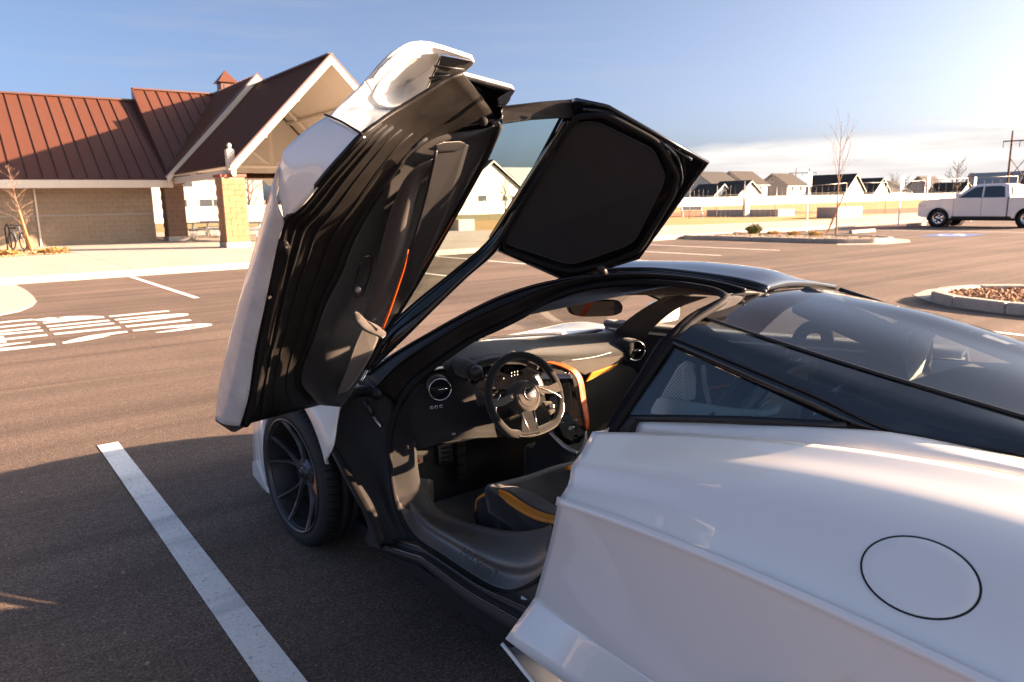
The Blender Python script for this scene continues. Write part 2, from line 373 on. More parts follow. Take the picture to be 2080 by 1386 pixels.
def plate(name, pts, m, parent=None, thick=0.01, d=None, bev=0.003, local=False):
    """flat-ish polygon with thickness along d"""
    pts = [Vector(p) for p in pts]
    nrm = Vector((0, 0, 0))
    for i in range(len(pts)):
        a, b = pts[i], pts[(i+1) % len(pts)]; nrm += a.cross(b)
    nrm.normalize(); d = Vector(d) if d is not None else nrm
    o = MB().prism(pts, d*thick).build(name, m, parent, local=local)
    bm = bmesh.new(); bm.from_mesh(o.data); bmesh.ops.recalc_face_normals(bm, faces=bm.faces); bm.to_mesh(o.data); bm.free()
    if bev: bevel(o, bev, 2)
    return o
def round_poly(pts, r=0.2, n=4):
    """cut the corners of a loop into short arcs (fraction r of the sides)"""
    pts = [Vector(p) for p in pts]; res = []; k = len(pts)
    for i in range(k):
        a, b, c = pts[i-1], pts[i], pts[(i+1) % k]; p, q = b.lerp(a, r), b.lerp(c, r)
        for j in range(n+1):
            t = j/n; res.append(p*(1-t)**2+b*2*t*(1-t)+q*t*t)
    return res
def lathe(name, prof, n, m, parent=None, mtx=None, smooth=True, local=False, closed=False):
    """profile (radius, height) turned round local X, placed by mtx"""
    v = []; f = []; k = len(prof)
    for i in range(n):
        t = 2*PI*i/n
        for r, h in prof: v.append(Vector((h, r*math.cos(t), r*math.sin(t))))
    for i in range(n):
        for j in range(k if closed else k-1): f.append((i*k+j, ((i+1) % n)*k+j, ((i+1) % n)*k+(j+1) % k, i*k+(j+1) % k))
    if mtx is not None: v = [mtx @ p for p in v]
    return mobj(name, v, f, m, parent, smooth, local)
def copyob(o, parent, mtx=None, local=True):
    c = o.copy(); COL.objects.link(c); c.parent = parent; c.matrix_parent_inverse = Matrix()
    if not local and parent: c.matrix_parent_inverse = WM.get(parent.name, Matrix()).inverted()
    if mtx is not None: c.matrix_basis = mtx
    return c
def text_mesh(name, s, size, m, parent, mtx, extr=0.0, shear=0.0):
    cu = bpy.data.curves.new(name, 'FONT'); cu.body = s; cu.size = size; cu.extrude = extr; cu.shear = shear; cu.align_x = 'CENTER'; cu.align_y = 'CENTER'; cu.resolution_u = 3
    o = bpy.data.objects.new(name, cu); COL.objects.link(o)
    dg = bpy.context.evaluated_depsgraph_get(); me = bpy.data.meshes.new_from_object(o.evaluated_get(dg)); bpy.data.objects.remove(o)
    me.transform(mtx); me.materials.clear(); me.materials.append(MATS[m])
    return link(bpy.data.objects.new(name, me), parent)
# ================================================================== the setting: ground, road, pavements
def struct(o): o['kind'] = 'structure'; return o
def sheet(name, pts, z, m, thick=None, parent=None):
    if thick:
        return MB().prism([(p[0], p[1], z-thick) for p in pts], (0, 0, thick)).build(name, m, parent)
    return mobj(name, [(p[0], p[1], z) for p in pts], [tuple(range(len(pts)))], m, parent)
struct(sheet('ground', [(-1600, -1600), (1600, -1600), (1600, 1600), (-1600, 1600)], -0.03, 'green_grass'))
struct(sheet('parking_lot', [(-90, -70), (75, -70), (75, 19.25), (-90, 19.25)], 0.0, 'asphalt'))
plaza = struct(sheet('pavement', [(-60, 19.32), (23.2, 19.32), (26.2, 19.32), (60, 19.32), (60, 27.2), (48, 26.8), (43, 24.3), (33, 26.3), (22.5, 31.5), (18, 37), (18, 50), (-60, 50)], 0.147, 'concrete', 0.16))
struct(sheet('lawn', [(18, 37), (22.5, 31.5), (33, 26.3), (43, 24.3), (48, 26.8), (60, 27.2), (60, 36), (52, 39), (36, 52), (18, 60)], 0.10, 'dry_grass', 0.12))
struct(sheet('infield', [(56, 33), (72, 24), (110, 40), (120, 70), (80, 66), (52, 52)], 0.03, 'red_dirt', 0.05))
struct(sheet('outfield', [(70, 43), (110, 40), (180, 60), (190, 110), (120, 95), (66, 64)], 0.05, 'dry_grass', 0.06))
# expansion joints of the pavement: recessed dark grooves sit as thin strips
for i, y in enumerate((22.9, 26.4)):
    box('pavement_joint', -30, 17.5, y, y+0.018, 0.140, 0.1485, 'joint', plaza)
for i, x in enumerate([-8.5, -4.5, -0.5, 3.5, 7.5, 11.5, 15.5]):
    box('pavement_joint', x, x+0.018, 19.5, 34.6, 0.140, 0.1485, 'joint', plaza)

# kerb: one stone after the other along the pavement edge
kerb = struct(box('kerb', -60, 60, 19.26, 19.34, -0.02, 0.135, 'joint'))
x = -24.0; k0 = None
while x < 22.5:
    if k0 is None:
        bm = bmesh.new()
        v, f = bxv(0.006, 3.044, 0, 0.17, -0.01, 0.152)
        for q in v: bm.verts.new(q)
        bm.verts.ensure_lookup_table()
        for q in f: bm.faces.new([bm.verts[i] for i in q])
        e = [ed for ed in bm.edges if all(abs(vv.co.z-0.152) < 1e-4 and vv.co.y < 0.01 for vv in ed.verts)]
        bmesh.ops.bevel(bm, geom=e, offset=0.04, segments=3, affect='EDGES')
        k0 = bmobj('kerb_stone', bm, 'kerb_concrete', kerb, local=True); o = k0
    else: o = copyob(k0, kerb)
    o.matrix_basis = Matrix.Translation((x, 19.17, 0)); x += 3.05
for xx in (26.3, 29.35, 32.4): copyob(k0, kerb, Matrix.Translation((xx, 19.17, 0)))
# flush concrete apron of the kerb ramp at the left
ap = [at(px, py, Z=0.0) for px, py in [(-160, 590), (30, 579), (52, 590), (68, 603), (74, 613), (66, 622), (40, 633), (0, 641), (-200, 668)]]
struct(sheet('kerb_ramp', ap, 0.012, 'kerb_concrete', 0.03))

# painted stall lines
def line(x0, x1, y0, y1, lab, m='road_paint', z=0.004):
    nx = 1; ny = max(1, int((y1-y0)/0.5))
    v = [(x, y0+(y1-y0)*j/ny, z) for j in range(ny+1) for x in (x0, x1)]
    f = [(2*j, 2*j+1, 2*j+3, 2*j+2) for j in range(ny)]
    return tag(mobj('stall_line', v, f, m), lab, 'road marking', 'painted stall lines')
a, b_ = at(197, 905, Z=0), at(241, 900, Z=0)
line(a.x, b_.x, -0.4, (a.y+b_.y)/2, 'worn white stall line beside the front wheel of the sports car', 'worn_paint')
a = at(1953, 668, Z=0)
line(a.x-0.05, a.x+0.06, -0.4, a.y, 'white stall line running behind the rear glass of the sports car')
a = at(262, 563, Z=0)
for i, px in enumerate([(400, 606), (1084, 538), (1325, 531), (1464, 519.5), (1583, 509)]):
    q = at(*px, Z=0)
    labs = ['short white stall line below the pavement kerb near the building', 'white stall line seen under the raised door roof, nearest of the far row', 'short white stall line just right of the door strut', 'white stall line nearer of the two long ones left of the tree island', 'white stall line next to the tree island kerb']
    line(q.x-0.05, q.x+0.05, q.y, 19.15, labs[i])
line(8.45, 8.55, 12.9, 19.15, 'white stall line seen through the raised door window')

# STOP stencilled on the lane: letters stand towards -X, stencil bridges cut each stroke
stop = thing('stop_marking', 'white stencilled word STOP painted on the asphalt upside down to the viewer', 'road marking', (1.4, 11.2, 0))
def stroke(mb, pts, wds):
    pts = resample([Vector((p[0], p[1], 0)) for p in pts], max(2, 6*(len(pts)-1)+1)) if len(pts) > 2 else [Vector((p[0], p[1], 0)) for p in pts]
    k = len(pts); L = []; Rr = []
    for i, p in enumerate(pts):
        d = pts[min(i+1, k-1)]-pts[max(i-1, 0)]; nn = Vector((-d.y, d.x, 0)).normalized(); t = i/(k-1)
        if isinstance(wds, (int, float)): wd = wds
        else:
            q = t*(len(wds)-1); a = min(int(q), len(wds)-2); wd = wds[a]+(wds[a+1]-wds[a])*(q-a)
        # letters are stretched along X: keep the stroke width along Y
        L.append((p.x, p.y+wd/2*(1 if nn.y >= 0 else -1)*max(abs(nn.y), 0.15)+0, 0.005)); Rr.append((p.x, p.y-wd/2*(1 if nn.y >= 0 else -1)*max(abs(nn.y), 0.15), 0.005))
        if abs(nn.x) > 0.5:
            e_ = 0.16*abs(nn.x)
            L[-1] = (p.x+e_*(1 if nn.x > 0 else -1), L[-1][1], 0.005); Rr[-1] = (p.x-e_*(1 if nn.x > 0 else -1), Rr[-1][1], 0.005)
    v = L+Rr; f = [(i, i+1, k+i+1, k+i) for i in range(k-1)]
    mb.add(v, f)
G = [(2.60, 1.79), (1.72, 0.965), (0.89, 0.10)]      # the three stencil bands in X
def bands(mb, y, which=(0, 1, 2), wd=0.15):
    for i in which: stroke(mb, [(G[i][0], y), (G[i][1], y)], wd)
# P: stem at y 12.1, bowl towards far side
mb = MB(); bands(mb, 12.05, wd=0.15)
stroke(mb, [(1.25, 12.12), (1.05, 12.45), (0.965, 12.55)], [0.1, 0.2, 0.16]); stroke(mb, [(1.62, 12.12), (1.45, 12.3), (1.2, 12.5)], [0.05, 0.2, 0.16]); stroke(mb, [(0.89, 12.55), (0.6, 12.57), (0.25, 12.45), (0.10, 12.2), (0.10, 12.05)], 0.16)
mb.build('letter', 'road_paint', stop)
mb = MB(); bands(mb, 11.62, (1,), 0.15); bands(mb, 11.28, (1,), 0.15)
stroke(mb, [(1.79, 11.62), (2.2, 11.60), (2.5, 11.54), (2.58, 11.45), (2.5, 11.36), (2.2, 11.30), (1.79, 11.28)], [0.15, 0.16, 0.2, 0.24, 0.2, 0.16, 0.15])
stroke(mb, [(0.89, 11.62), (0.5, 11.60), (0.2, 11.54), (0.10, 11.45), (0.2, 11.36), (0.5, 11.30), (0.89, 11.28)], [0.15, 0.16, 0.2, 0.24, 0.2, 0.16, 0.15])
mb.build('letter', 'road_paint', stop)
mb = MB(); bands(mb, 10.82, (0, 1), 0.16); stroke(mb, [(0.89, 10.82), (0.45, 10.82)], 0.16); stroke(mb, [(0.45, 10.82), (0.10, 10.82)], 0.56)
mb.build('letter', 'road_paint', stop)
mb = MB()
stroke(mb, [(1.79, 10.38), (2.2, 10.36), (2.5, 10.27), (2.55, 10.16), (2.40, 10.06), (2.15, 10.0), (1.98, 10.0)], [0.14, 0.16, 0.22, 0.26, 0.2, 0.15, 0.04])
stroke(mb, [(1.72, 10.36), (1.5, 10.32), (1.3, 10.2), (1.1, 10.05), (0.965, 10.0)], [0.12, 0.20, 0.26, 0.18, 0.14])
stroke(mb, [(0.89, 9.98), (0.5, 10.0), (0.2, 10.08), (0.10, 10.18), (0.2, 10.29), (0.45, 10.36), (0.68, 10.37)], [0.14, 0.16, 0.22, 0.26, 0.2, 0.15, 0.04])
mb.build('letter', 'road_paint', stop)

# ================================================================== park building with its pavilion
bld = thing('park_building', 'tan block park building with brown metal roof and open gabled pavilion', 'building', (8, 35, 0.147))
WY = 35.75
wall = box('wall', -9, 7.53, WY, WY+0.3, 0.14, 2.6, 'mortar', bld)
box('wall', 7.33, 7.53, WY+0.301, 44, 0.14, 2.6, 'mortar', bld)
v, f = bxv(0.005, 0.393, -0.012, 0.05, 0.005, 0.193)
blk = None
def lay_blocks(parent, x0, x1, z0, rows, y, m, name='block'):
    """running bond of blocks on a face looking towards -Y"""
    global blk
    me = bpy.data.meshes.new(name); me.from_pydata(v, [], f); me.materials.append(MATS[m])
    hv, hf = bxv(0.005, 0.193, -0.012, 0.05, 0.005, 0.193); hm = bpy.data.meshes.new(name); hm.from_pydata(hv, [], hf); hm.materials.append(MATS[m])
    n = 0
    for r_ in range(rows):
        xx = x0; first = r_ % 2
        while xx < x1-0.05:
            half = (first and xx == x0) or (x1-xx) < 0.3
            o = bpy.data.objects.new(name, hm if half else me); COL.objects.link(o); o.parent = parent
            o.matrix_parent_inverse = WM.get(parent.name, Matrix()).inverted()
            o.location = (xx, y-random.random()*0.004, z0+r_*0.2); xx += 0.2 if half else 0.4; n += 1
    return n
lay_blocks(wall, 0.73, 7.53, 0.147, 12, WY, 'block')
box('band', -9, 7.53, WY-0.025, WY, 1.352, 1.395, 'concrete_dark', bld)
box('downpipe', 3.14, 3.20, WY-0.07, WY-0.013, 0.15, 2.45, 'trim_cream', bld)
box('fascia', -9, 8.25, 34.93, 35.0, 2.46, 2.77, 'trim_cream', bld)
box('soffit', -9, 7.5, 35.01, WY-0.02, 2.56, 2.6, 'soffit', bld)
def column(x, y, m_front, m_mortar, post):
    c = box('column', x+0.02, x+0.80, y+0.02, y+0.80, 0.14, 2.60, m_mortar, bld)
    lay_blocks(c, x+0.01, x+0.81, 0.347, 11, y+0.012, m_front)
    # left side face: same bond turned a quarter
    me = bpy.data.meshes.new('block'); me.from_pydata([(-p[1]*0+(-0.012 if p[1] < 0 else 0.05), p[0], p[2]) for p in v], [], [q[::-1] for q in f]); me.materials.append(MATS[m_front])
    for r_ in range(11):
        for yy in ((y+0.01, y+0.41) if r_ % 2 == 0 else (y+0.2,)):
            o = bpy.data.objects.new('block', me); COL.objects.link(o); o.parent = c; o.location = (x+0.012, yy, 0.347+r_*0.2)
    box('footing', x-0.02, x+0.84, y-0.02, y+0.84, 0.14, 0.345, 'concrete', bld, 0.01)
    box('cap', x-0.04, x+0.86, y-0.04, y+0.86, 2.601, 2.70, 'red_cap', bld, 0.01)
    if post:
        box('post', x+0.28, x+0.54, y+0.04, y+0.30, 2.701, 3.55, 'trim_cream', bld, 0.01)
        lathe('finial', [(0.001, 0.22), (0.06, 0.19), (0.085, 0.13), (0.06, 0.07), (0.035, 0.04), (0.10, 0.02), (0.10, 0.0)], 12, 'trim_cream', bld, Matrix.Translation((x+0.41, y+0.17, 3.551)) @ Matrix.Rotation(-PI/2, 4, 'Y'))
    else: box('post', x+0.25, x+0.55, y+0.25, y+0.55, 2.701, 3.1, 'trim_cream', bld)
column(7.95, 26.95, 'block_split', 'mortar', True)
column(7.95, 35.30, 'block_shaded', 'mortar_shaded', False)
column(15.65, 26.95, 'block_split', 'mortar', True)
column(15.65, 35.30, 'block_shaded', 'mortar_shaded', False)

def roof_plane(e0, e1, r0, spacing, under='soffit', rib=0.05, name='roof', ucut=None):
    """standing seam roof: e0..e1 eave, r0 ridge point above e0; every pan is a piece"""
    e0, e1, r0 = Vector(e0), Vector(e1), Vector(r0); U = (e1-e0); Lu = U.length; U.normalize(); Vv = (r0-e0); Lv = Vv.length; Vv.normalize(); Nn = U.cross(Vv).normalized()
    if Nn.z < 0: Nn = -Nn
    deck = MB().prism([e0, e1, e1+Vv*Lv, r0], -Nn*0.10).build(name, under, bld)
    n = int(Lu/spacing)
    mb_ = MB(); mb_.box(0, spacing-0.002, 0, Lv, 0.002, 0.018); mb_.box(0, 0.035, 0, Lv, 0.018, 0.018+rib)
    me = bpy.data.meshes.new('roof_panel'); me.from_pydata(mb_.v, [], mb_.f); me.materials.append(MATS['roof_metal'])
    M3 = Matrix((U, Vv, Nn)).transposed().to_4x4()
    for i in range(n):
        o = bpy.data.objects.new('roof_panel', me); COL.objects.link(o); o.parent = deck
        mm = M3.copy(); mm.translation = e0+U*(i*spacing); o.matrix_basis = mm
    return deck
EY, EZ, RY, RZ = 34.95, 2.78, 40.5, 6.68
roof_plane((-9, EY, EZ), (8.16, EY, EZ), (-9, RY, RZ), 0.52)
roof_plane((8.16, 46.05, EZ), (-9, 46.05, EZ), (8.16, RY, RZ), 0.52)
roof_plane((8.16, EY, EZ+0.08), (16.3, EY, EZ+0.08), (8.16, RY, RZ+0.55), 0.52)
box('ridge_cap', -9, 8.15, RY-0.12, RY+0.12, RZ+0.02, RZ+0.09, 'roof_rib', bld)
box('ridge_cap', 8.16, 16, RY-0.12, RY+0.12, RZ+0.57, RZ+0.64, 'roof_rib', bld)
MB().prism([(8.10, EY, EZ-0.05), (8.10, EY, EZ+0.2), (8.10, RY, RZ+0.63), (8.10, RY, RZ-0.05)], (0.07, 0, 0)).build('verge', 'roof_rib', bld)
XR, GF, GB = 12.2, 26.75, 34.85
GZ, GE, HX = 6.98, 2.98, 3.92
HP = (GF-0.0)
# front gable: left and right slopes
roof_plane((XR-HX, GB, GE), (XR-HX, GF, GE), (XR, GB, GZ), 0.30)
roof_plane((XR+HX, GF, GE), (XR+HX, GB, GE), (XR, GF, GZ), 0.30)
# rear gable, a little higher and wider
roof_plane((XR-HX-0.3, 46, GE-0.06), (XR-HX-0.3, GB-0.15, GE-0.06), (XR, 46, GZ+0.45), 0.42)
roof_plane((XR+HX+0.3, GB-0.15, GE-0.06), (XR+HX+0.3, 46, GE-0.06), (XR, GB-0.15, GZ+0.45), 0.42)
box('ridge_cap', XR-0.1, XR+0.1, GF-0.02, GB, GZ+0.03, GZ+0.09, 'roof_rib', bld)
def rake(y, ze, zr, hx, m, t=0.05, dd=0.30, red=True):
    for s in (-1, 1):
        a, b2 = Vector((XR+s*hx, y, ze)), Vector((XR, y, zr))
        MB().prism([a+Vector((0, 0, 0.0)), b2+Vector((0, 0, 0.0)), b2+Vector((0, 0, -dd)), a+Vector((0, 0, -dd))], (0, t, 0)).build('rake_board', m, bld)
        if red: MB().prism([a+Vector((0, -0.02, 0.03)), b2+Vector((0, -0.02, 0.03)), b2+Vector((0, -0.02, 0.09)), a+Vector((0, -0.02, 0.09))], (0, t, 0)).build('rake_flashing', 'roof_rib', bld)
rake(GF-0.06, GE, GZ, HX+0.05, 'trim_cream')
rake(GB-0.22, GE-0.06, GZ+0.45, HX+0.32, 'trim_cream')
for s in (-1, 1):
    xx = XR+s*(HX-0.02)
    box('eave_beam', min(xx, xx-s*0.1), max(xx, xx-s*0.1), GF+0.02, GB+0.2, GE-0.36, GE-0.11, 'trim_cream', bld)
# trusses of the pavilion
def bar3(a, b2, s_): 
    v_, f_ = tubev([a, b2], s_, 4); return v_, f_
for y in (33.6,):
    mb = MB()
    mb.add(*bar3((XR-3.5, y, 3.35), (XR+3.5, y, 3.35), 0.10)); mb.add(*bar3((XR, y, 3.35), (XR, y, GZ-0.35), 0.10))
    for s in (-1, 1):
        mb.add(*bar3((XR+s*0.1, y, 3.4), (XR+s*1.9, y, 4.85), 0.09)); mb.add(*bar3((XR+s*1.9, y, 3.4), (XR+s*1.9, y, 4.85), 0.08))
        mb.add(*bar3((XR+s*3.75, y, 3.0), (XR, y, GZ-0.25), 0.11)); mb.add(*bar3((XR+s*3.45, y, 2.7), (XR+s*3.45, y, 3.3), 0.12))
    mb.build('truss', 'trim_cream', bld)
for s in (-1, 1):
    for q in (0.33, 0.66):
        xx = XR+s*HX*(1-q); zz = GE+(GZ-GE)*q-0.2
        box('purlin', xx-0.06, xx+0.06, GF+0.1, GB, zz-0.12, zz, 'soffit', bld)
plate('gable_wall', [(XR-3.6, GB+.12, 3.1), (XR+3.6, GB+.12, 3.1), (XR, GB+.12, GZ-.2)], 'soffit', bld, .08, (0, 1, 0), 0)
# cupola on the ridge
cu = box('cupola', 12.25, 12.95, 40.15, 40.85, 7.1, 7.85, 'roof_metal', bld)
for s in (0,): box('louvre', 12.40, 12.80, 40.12, 40.149, 7.45, 7.75, 'roof_rib', cu)
mobj('cupola_roof', [(12.1, 40.0, 7.85), (13.1, 40.0, 7.85), (13.1, 41.0, 7.85), (12.1, 41.0, 7.85), (12.6, 40.5, 8.5)], [(0, 1, 4), (1, 2, 4), (2, 3, 4), (3, 0, 4), (3, 2, 1, 0)], 'roof_metal', cu)

# picnic tables under the pavilion
def picnic(x, y, lab, src=None):
    t_ = thing('picnic_table', lab, 'table', (x, y, 0.147), 0, 'picnic tables under the pavilion')
    if src:
        for ch in src.children: copyob(ch, t_, ch.matrix_basis)
        return t_
    box('table_top', -0.9, 0.9, -0.38, 0.38, 0.72, 0.77, 'bench_blue', t_, local=True)
    for s in (-1, 1):
        box('seat', -0.9, 0.9, s*0.62-0.13, s*0.62+0.13, 0.42, 0.46, 'bench_blue', t_, local=True)
        mb_ = MB(); mb_.tube([(s*0.6, -0.66, 0.42), (s*0.6, -0.3, 0.03), (s*0.6, 0.0, 0.35), (s*0.6, 0.3, 0.03), (s*0.6, 0.66, 0.42)], 0.03, 6); mb_.tube([(s*0.6, 0, 0.35), (s*0.6, 0, 0.72)], 0.05, 6); mb_.tube([(s*0.6, -0.6, 0.40), (s*0.6, 0.6, 0.40)], 0.03, 6)
        mb_.build('frame', 'sign_white', t_, local=True)
    return t_
p0 = picnic(9.9, 36.5, 'picnic table with white frame right behind the dark block column')
picnic(12.2, 36.6, 'picnic table with white frame seen midway between the two block columns', p0)
picnic(11.4, 39.6, 'picnic table with white frame at the back of the pavilion', p0)
picnic(10.6, 33.0, 'picnic table with white frame at the side of the lit block column', p0)
picnic(13.8, 33.2, 'picnic table partly hidden behind the lit block column', p0)

# mulch bed with a staked bare tree, bicycle and rack in front of the wall
bed = [at(px, py, Z=0.15) for px, py in [(-90, 530), (0, 524), (60, 519), (110, 517), (150, 513), (120, 510.5), (60, 509), (0, 510), (-90, 512)]]
struct(sheet('planting_bed', bed, 0.160, 'mulch', 0.02))
def scatter(name, poly, n, z, rmin, rmax, m, kind='stuff', flat=0.6, h=1.0):
    """loose chips or stones lying in a polygon, one mass"""
    mb_ = MB(); xs = [p[0] for p in poly]; ys = [p[1] for p in poly]; c = 0; g = 0
    def inside(x, y):
        r_ = False; j = len(poly)-1
        for i in range(len(poly)):
            if (poly[i][1] > y) != (poly[j][1] > y) and x < (poly[j][0]-poly[i][0])*(y-poly[i][1])/(poly[j][1]-poly[i][1])+poly[i][0]: r_ = not r_
            j = i
        return r_
    while c < n and g < n*20:
        g += 1; x = random.uniform(min(xs), max(xs)); y = random.uniform(min(ys), max(ys))
        if not inside(x, y): continue
        s = random.uniform(rmin, rmax); a_ = random.random()*PI; p = [(s*random.uniform(.6, 1), 0), (0, s*random.uniform(.4, 1)), (-s*random.uniform(.6, 1), 0), (0, -s*random.uniform(.4, 1))]
        p = [(x+q[0]*math.cos(a_)-q[1]*math.sin(a_), y+q[0]*math.sin(a_)+q[1]*math.cos(a_), z+random.uniform(-.2, .25)*s) for q in p]
        mb_.add(p+[(x, y, z+s*flat*random.uniform(.5, 1.2)*h)], [(0, 1, 4), (1, 2, 4), (2, 3, 4), (3, 0, 4)]); c += 1
    o = mb_.build(name, m); o['kind'] = kind; return o
tag(scatter('mulch_chips', bed, 1500, 0.16, 0.03, 0.09, 'bark_chip'), 'reddish bark mulch round the staked tree by the wall', 'mulch')
def branch(mb_, p, d, L, r, depth, spread=0.6, up=0.25, kids=3):
    pts = [p]; n = 4
    for i in range(n):
        d = (d+Vector((random.gauss(0, .09), random.gauss(0, .09), random.gauss(0, .05)+up*0.1))).normalized(); pts.append(pts[-1]+d*(L/n))
    mb_.tube(pts, [r*(1-0.6*i/n) for i in range(n+1)], 5 if depth > 1 else 4)
    if depth == 0: return
    for k_ in range(kids):
        i = random.choice((1, 2, 3, 4)); q = pts[i]; ax = Vector((random.gauss(0, 1), random.gauss(0, 1), random.gauss(0, .3))).normalized()
        branch(mb_, q, (d+ax*spread).normalized(), L*random.uniform(.45, .7), r*0.5, depth-1, spread, up, kids)
def bare_tree(loc, H, r, lab, parts=None, limbs=14, depth=2, seed=1, lean=(0, 0), first=0.35, spread=0.55, L=0.32, kids=3, m='bark', group=None):
    random.seed(seed); t_ = thing('bare_tree', lab, 'tree', loc, 0, group); mb_ = MB()
    n = 8; pts = [Vector((lean[0]*i/n+random.gauss(0, .012)*H*.2, lean[1]*i/n, H*i/n)) for i in range(n+1)]
    mb_.tube(pts, [r*(1-0.86*i/n) for i in range(n+1)], 7); mb_.build('trunk', m, t_, True, local=True)
    mc = MB()
    for i in range(limbs):
        q = first+(1-first)*i/limbs*0.93; k_ = q*n; p = pts[int(k_)].lerp(pts[min(int(k_)+1, n)], k_-int(k_)); a_ = i*2.4+random.random()
        branch(mc, p, Vector((math.cos(a_)*spread*1.6, math.sin(a_)*spread*1.6, 0.9)).normalized(), H*L*(1.15-q*0.75), r*(0.5-0.34*q), depth, 0.55, 0.3, kids)
    mc.build('crown', m, t_, True, local=True); return t_
bare_tree(at(63, 511, Z=0.16), 3.0, 0.026, 'young bare tree with thin twigs in the mulch bed by the block wall', limbs=26, seed=5, first=0.28, spread=0.6, L=0.17, lean=(-0.35, 0))
for i, (px, lab) in enumerate(((66, 'orange wooden stake right beside the young bare tree'), (58, 'second wooden stake on the wall side of the young bare tree'))):
    p = at(px, 513-4*i, Z=0.16); tag(tube('tree_stake', [p, p+Vector((-0.22+0.1*i, 0, 1.45-0.25*i))], 0.035, 'stake_wood', n=6), lab, 'stake', 'stakes of the young tree')
# bicycle leaning at the rack
bp_ = at(38, 508, Z=0.15)
bike = thing('bicycle', 'small dark bicycle standing in front of the block wall', 'bicycle', bp_, R(-72))
for s in (-0.48, 0.48):
    wl = lathe('wheel', [(0.285, -0.02), (0.325, -0.014), (0.325, 0.014), (0.285, 0.02)], 24, 'bike_black', bike, Matrix.Translation((s, 0, 0.325)) @ Matrix.Rotation(PI/2, 4, 'Z'), local=True, closed=True)
    mb_ = MB()
    for k_ in range(8): a_ = k_*PI/4; mb_.tube([(s, 0, 0.325), (s+.29*math.cos(a_), 0, .325+.29*math.sin(a_))], 0.004, 4)
    mb_.build('spokes', 'galv', wl)['kind'] = 'stuff'; 
mb_ = MB(); BB, ST, HD, RA, FA = (-.05, 0, .30), (-.2, 0, .75), (.33, 0, .72), (-.48, 0, .325), (.48, 0, .325)
for a_, b2 in ((BB, ST), (BB, HD), (ST, HD), (RA, BB), (RA, ST), (HD, FA), (HD, (.30, 0, .88))): mb_.tube([a_, b2], 0.018, 6)
mb_.build('frame', 'bike_frame', bike, local=True)
tube('handlebar', [(.20, -.28, .93), (.30, -.1, .9), (.30, .1, .9), (.20, .28, .93)], .018, 'bike_black', bike, local=True)
box('saddle', -.34, -.1, -.07, .07, .78, .84, 'bike_black', bike, 0.02, local=True)
p = at(16, 508, Z=0.15); tag(tube('bike_rack', [p, p+Vector((0, 0, .8)), p+Vector((.08, .2, .95)), p+Vector((.16, .45, .8)), p+Vector((.16, .45, 0))], 0.03, 'bike_black', n=6), 'black tubular bike rack hoop at the left end of the mulch bed', 'bike rack')

# seams and a few loose stones on the asphalt
random.seed(21)
def seam(pts, w_=0.012):
    pts = resample([Vector((p[0], p[1], 0)) for p in pts], 60); v_ = []
    for i, p in enumerate(pts):
        j = random.gauss(0, .012); ww = w_*random.uniform(.4, 1.3); v_ += [(p.x, p.y+j-ww, .0025), (p.x, p.y+j+ww, .0025)]
    o = mobj('asphalt_seam', v_, [(2*i, 2*i+1, 2*i+3, 2*i+2) for i in range(len(pts)-1)], 'seam'); o['kind'] = 'structure'
sy_ = at(420, 634, Z=0).y
seam([(2.7, sy_), (8, sy_+.1), (14, sy_-.1), (24, sy_), (33, sy_)])
seam([(-6, 7.6), (-1, 7.7), (4, 7.55), (12, 7.7), (22, 7.6)], .008)
seam([(-4, 8.9), (1, 9.0), (6, 8.8)], .006)
pb = [(random.uniform(-2, 9), random.uniform(2, 14)) for i in range(90)]
mb_ = MB()
for x, y in pb:
    s_ = random.uniform(.004, .011); mb_.add([(x-s_, y, .001), (x, y-s_, .001), (x+s_, y, .001), (x, y+s_*.8, .001), (x, y, s_*1.2)], [(0, 1, 4), (1, 2, 4), (2, 3, 4), (3, 0, 4)])
tag(mb_.build('pebbles', 'gravel'), 'tiny pale stones scattered on the asphalt', 'stones', kind='stuff')
# ================================================================== right-hand side: islands, planters, posts, houses, truck
def island(name, poly, z, lab, top_m, inset=0.16):
    """kerbed island: kerb stones round a filled bed"""
    poly = [Vector((p[0], p[1], 0)) for p in poly]; n = len(poly)
    c = sum(poly, Vector())/n
    inner = []
    for i in range(n):
        a, b2 = poly[i-1], poly[(i+1) % n]; d = (b2-a).normalized(); nn = Vector((-d.y, d.x, 0)); 
        if nn.dot(c-poly[i]) < 0: nn = -nn
        inner.append(poly[i]+nn*inset)
    root = struct(MB().prism([p+Vector((0, 0, -0.01)) for p in inner], (0, 0, 0.10)).build(name, top_m))
    for i in range(n):
        a, b2, ai, bi = poly[i], poly[(i+1) % n], inner[i], inner[(i+1) % n]
        g = 0.004/max((b2-a).length, .01)
        a2, b3, ai2, bi2 = a.lerp(b2, g), b2.lerp(a, g), ai.lerp(bi, g), bi.lerp(ai, g)
        q = MB().prism([a2+Vector((0, 0, -.01)), b3+Vector((0, 0, -.01)), bi2+Vector((0, 0, -.01)), ai2+Vector((0, 0, -.01))], (0, 0, z+.01)).build('kerb_stone', 'kerb_concrete', root)
        bevel(q, 0.025, 2)
    return root, inner
isl1 = [(23.0, 19.1), (23.0, 16), (23.05, 13.6), (23.3, 12.6), (23.9, 12.0), (24.8, 11.8), (25.5, 12.2), (26.0, 13.0), (26.15, 16), (26.2, 19.1)]
r1, in1 = island('planting_island', isl1, 0.15, '', 'gravel')
tag(scatter('gravel_stones', [(p.x, p.y) for p in in1], 2600, 0.10, 0.02, 0.07, 'gravel'), 'loose stones filling the tree island', 'gravel')
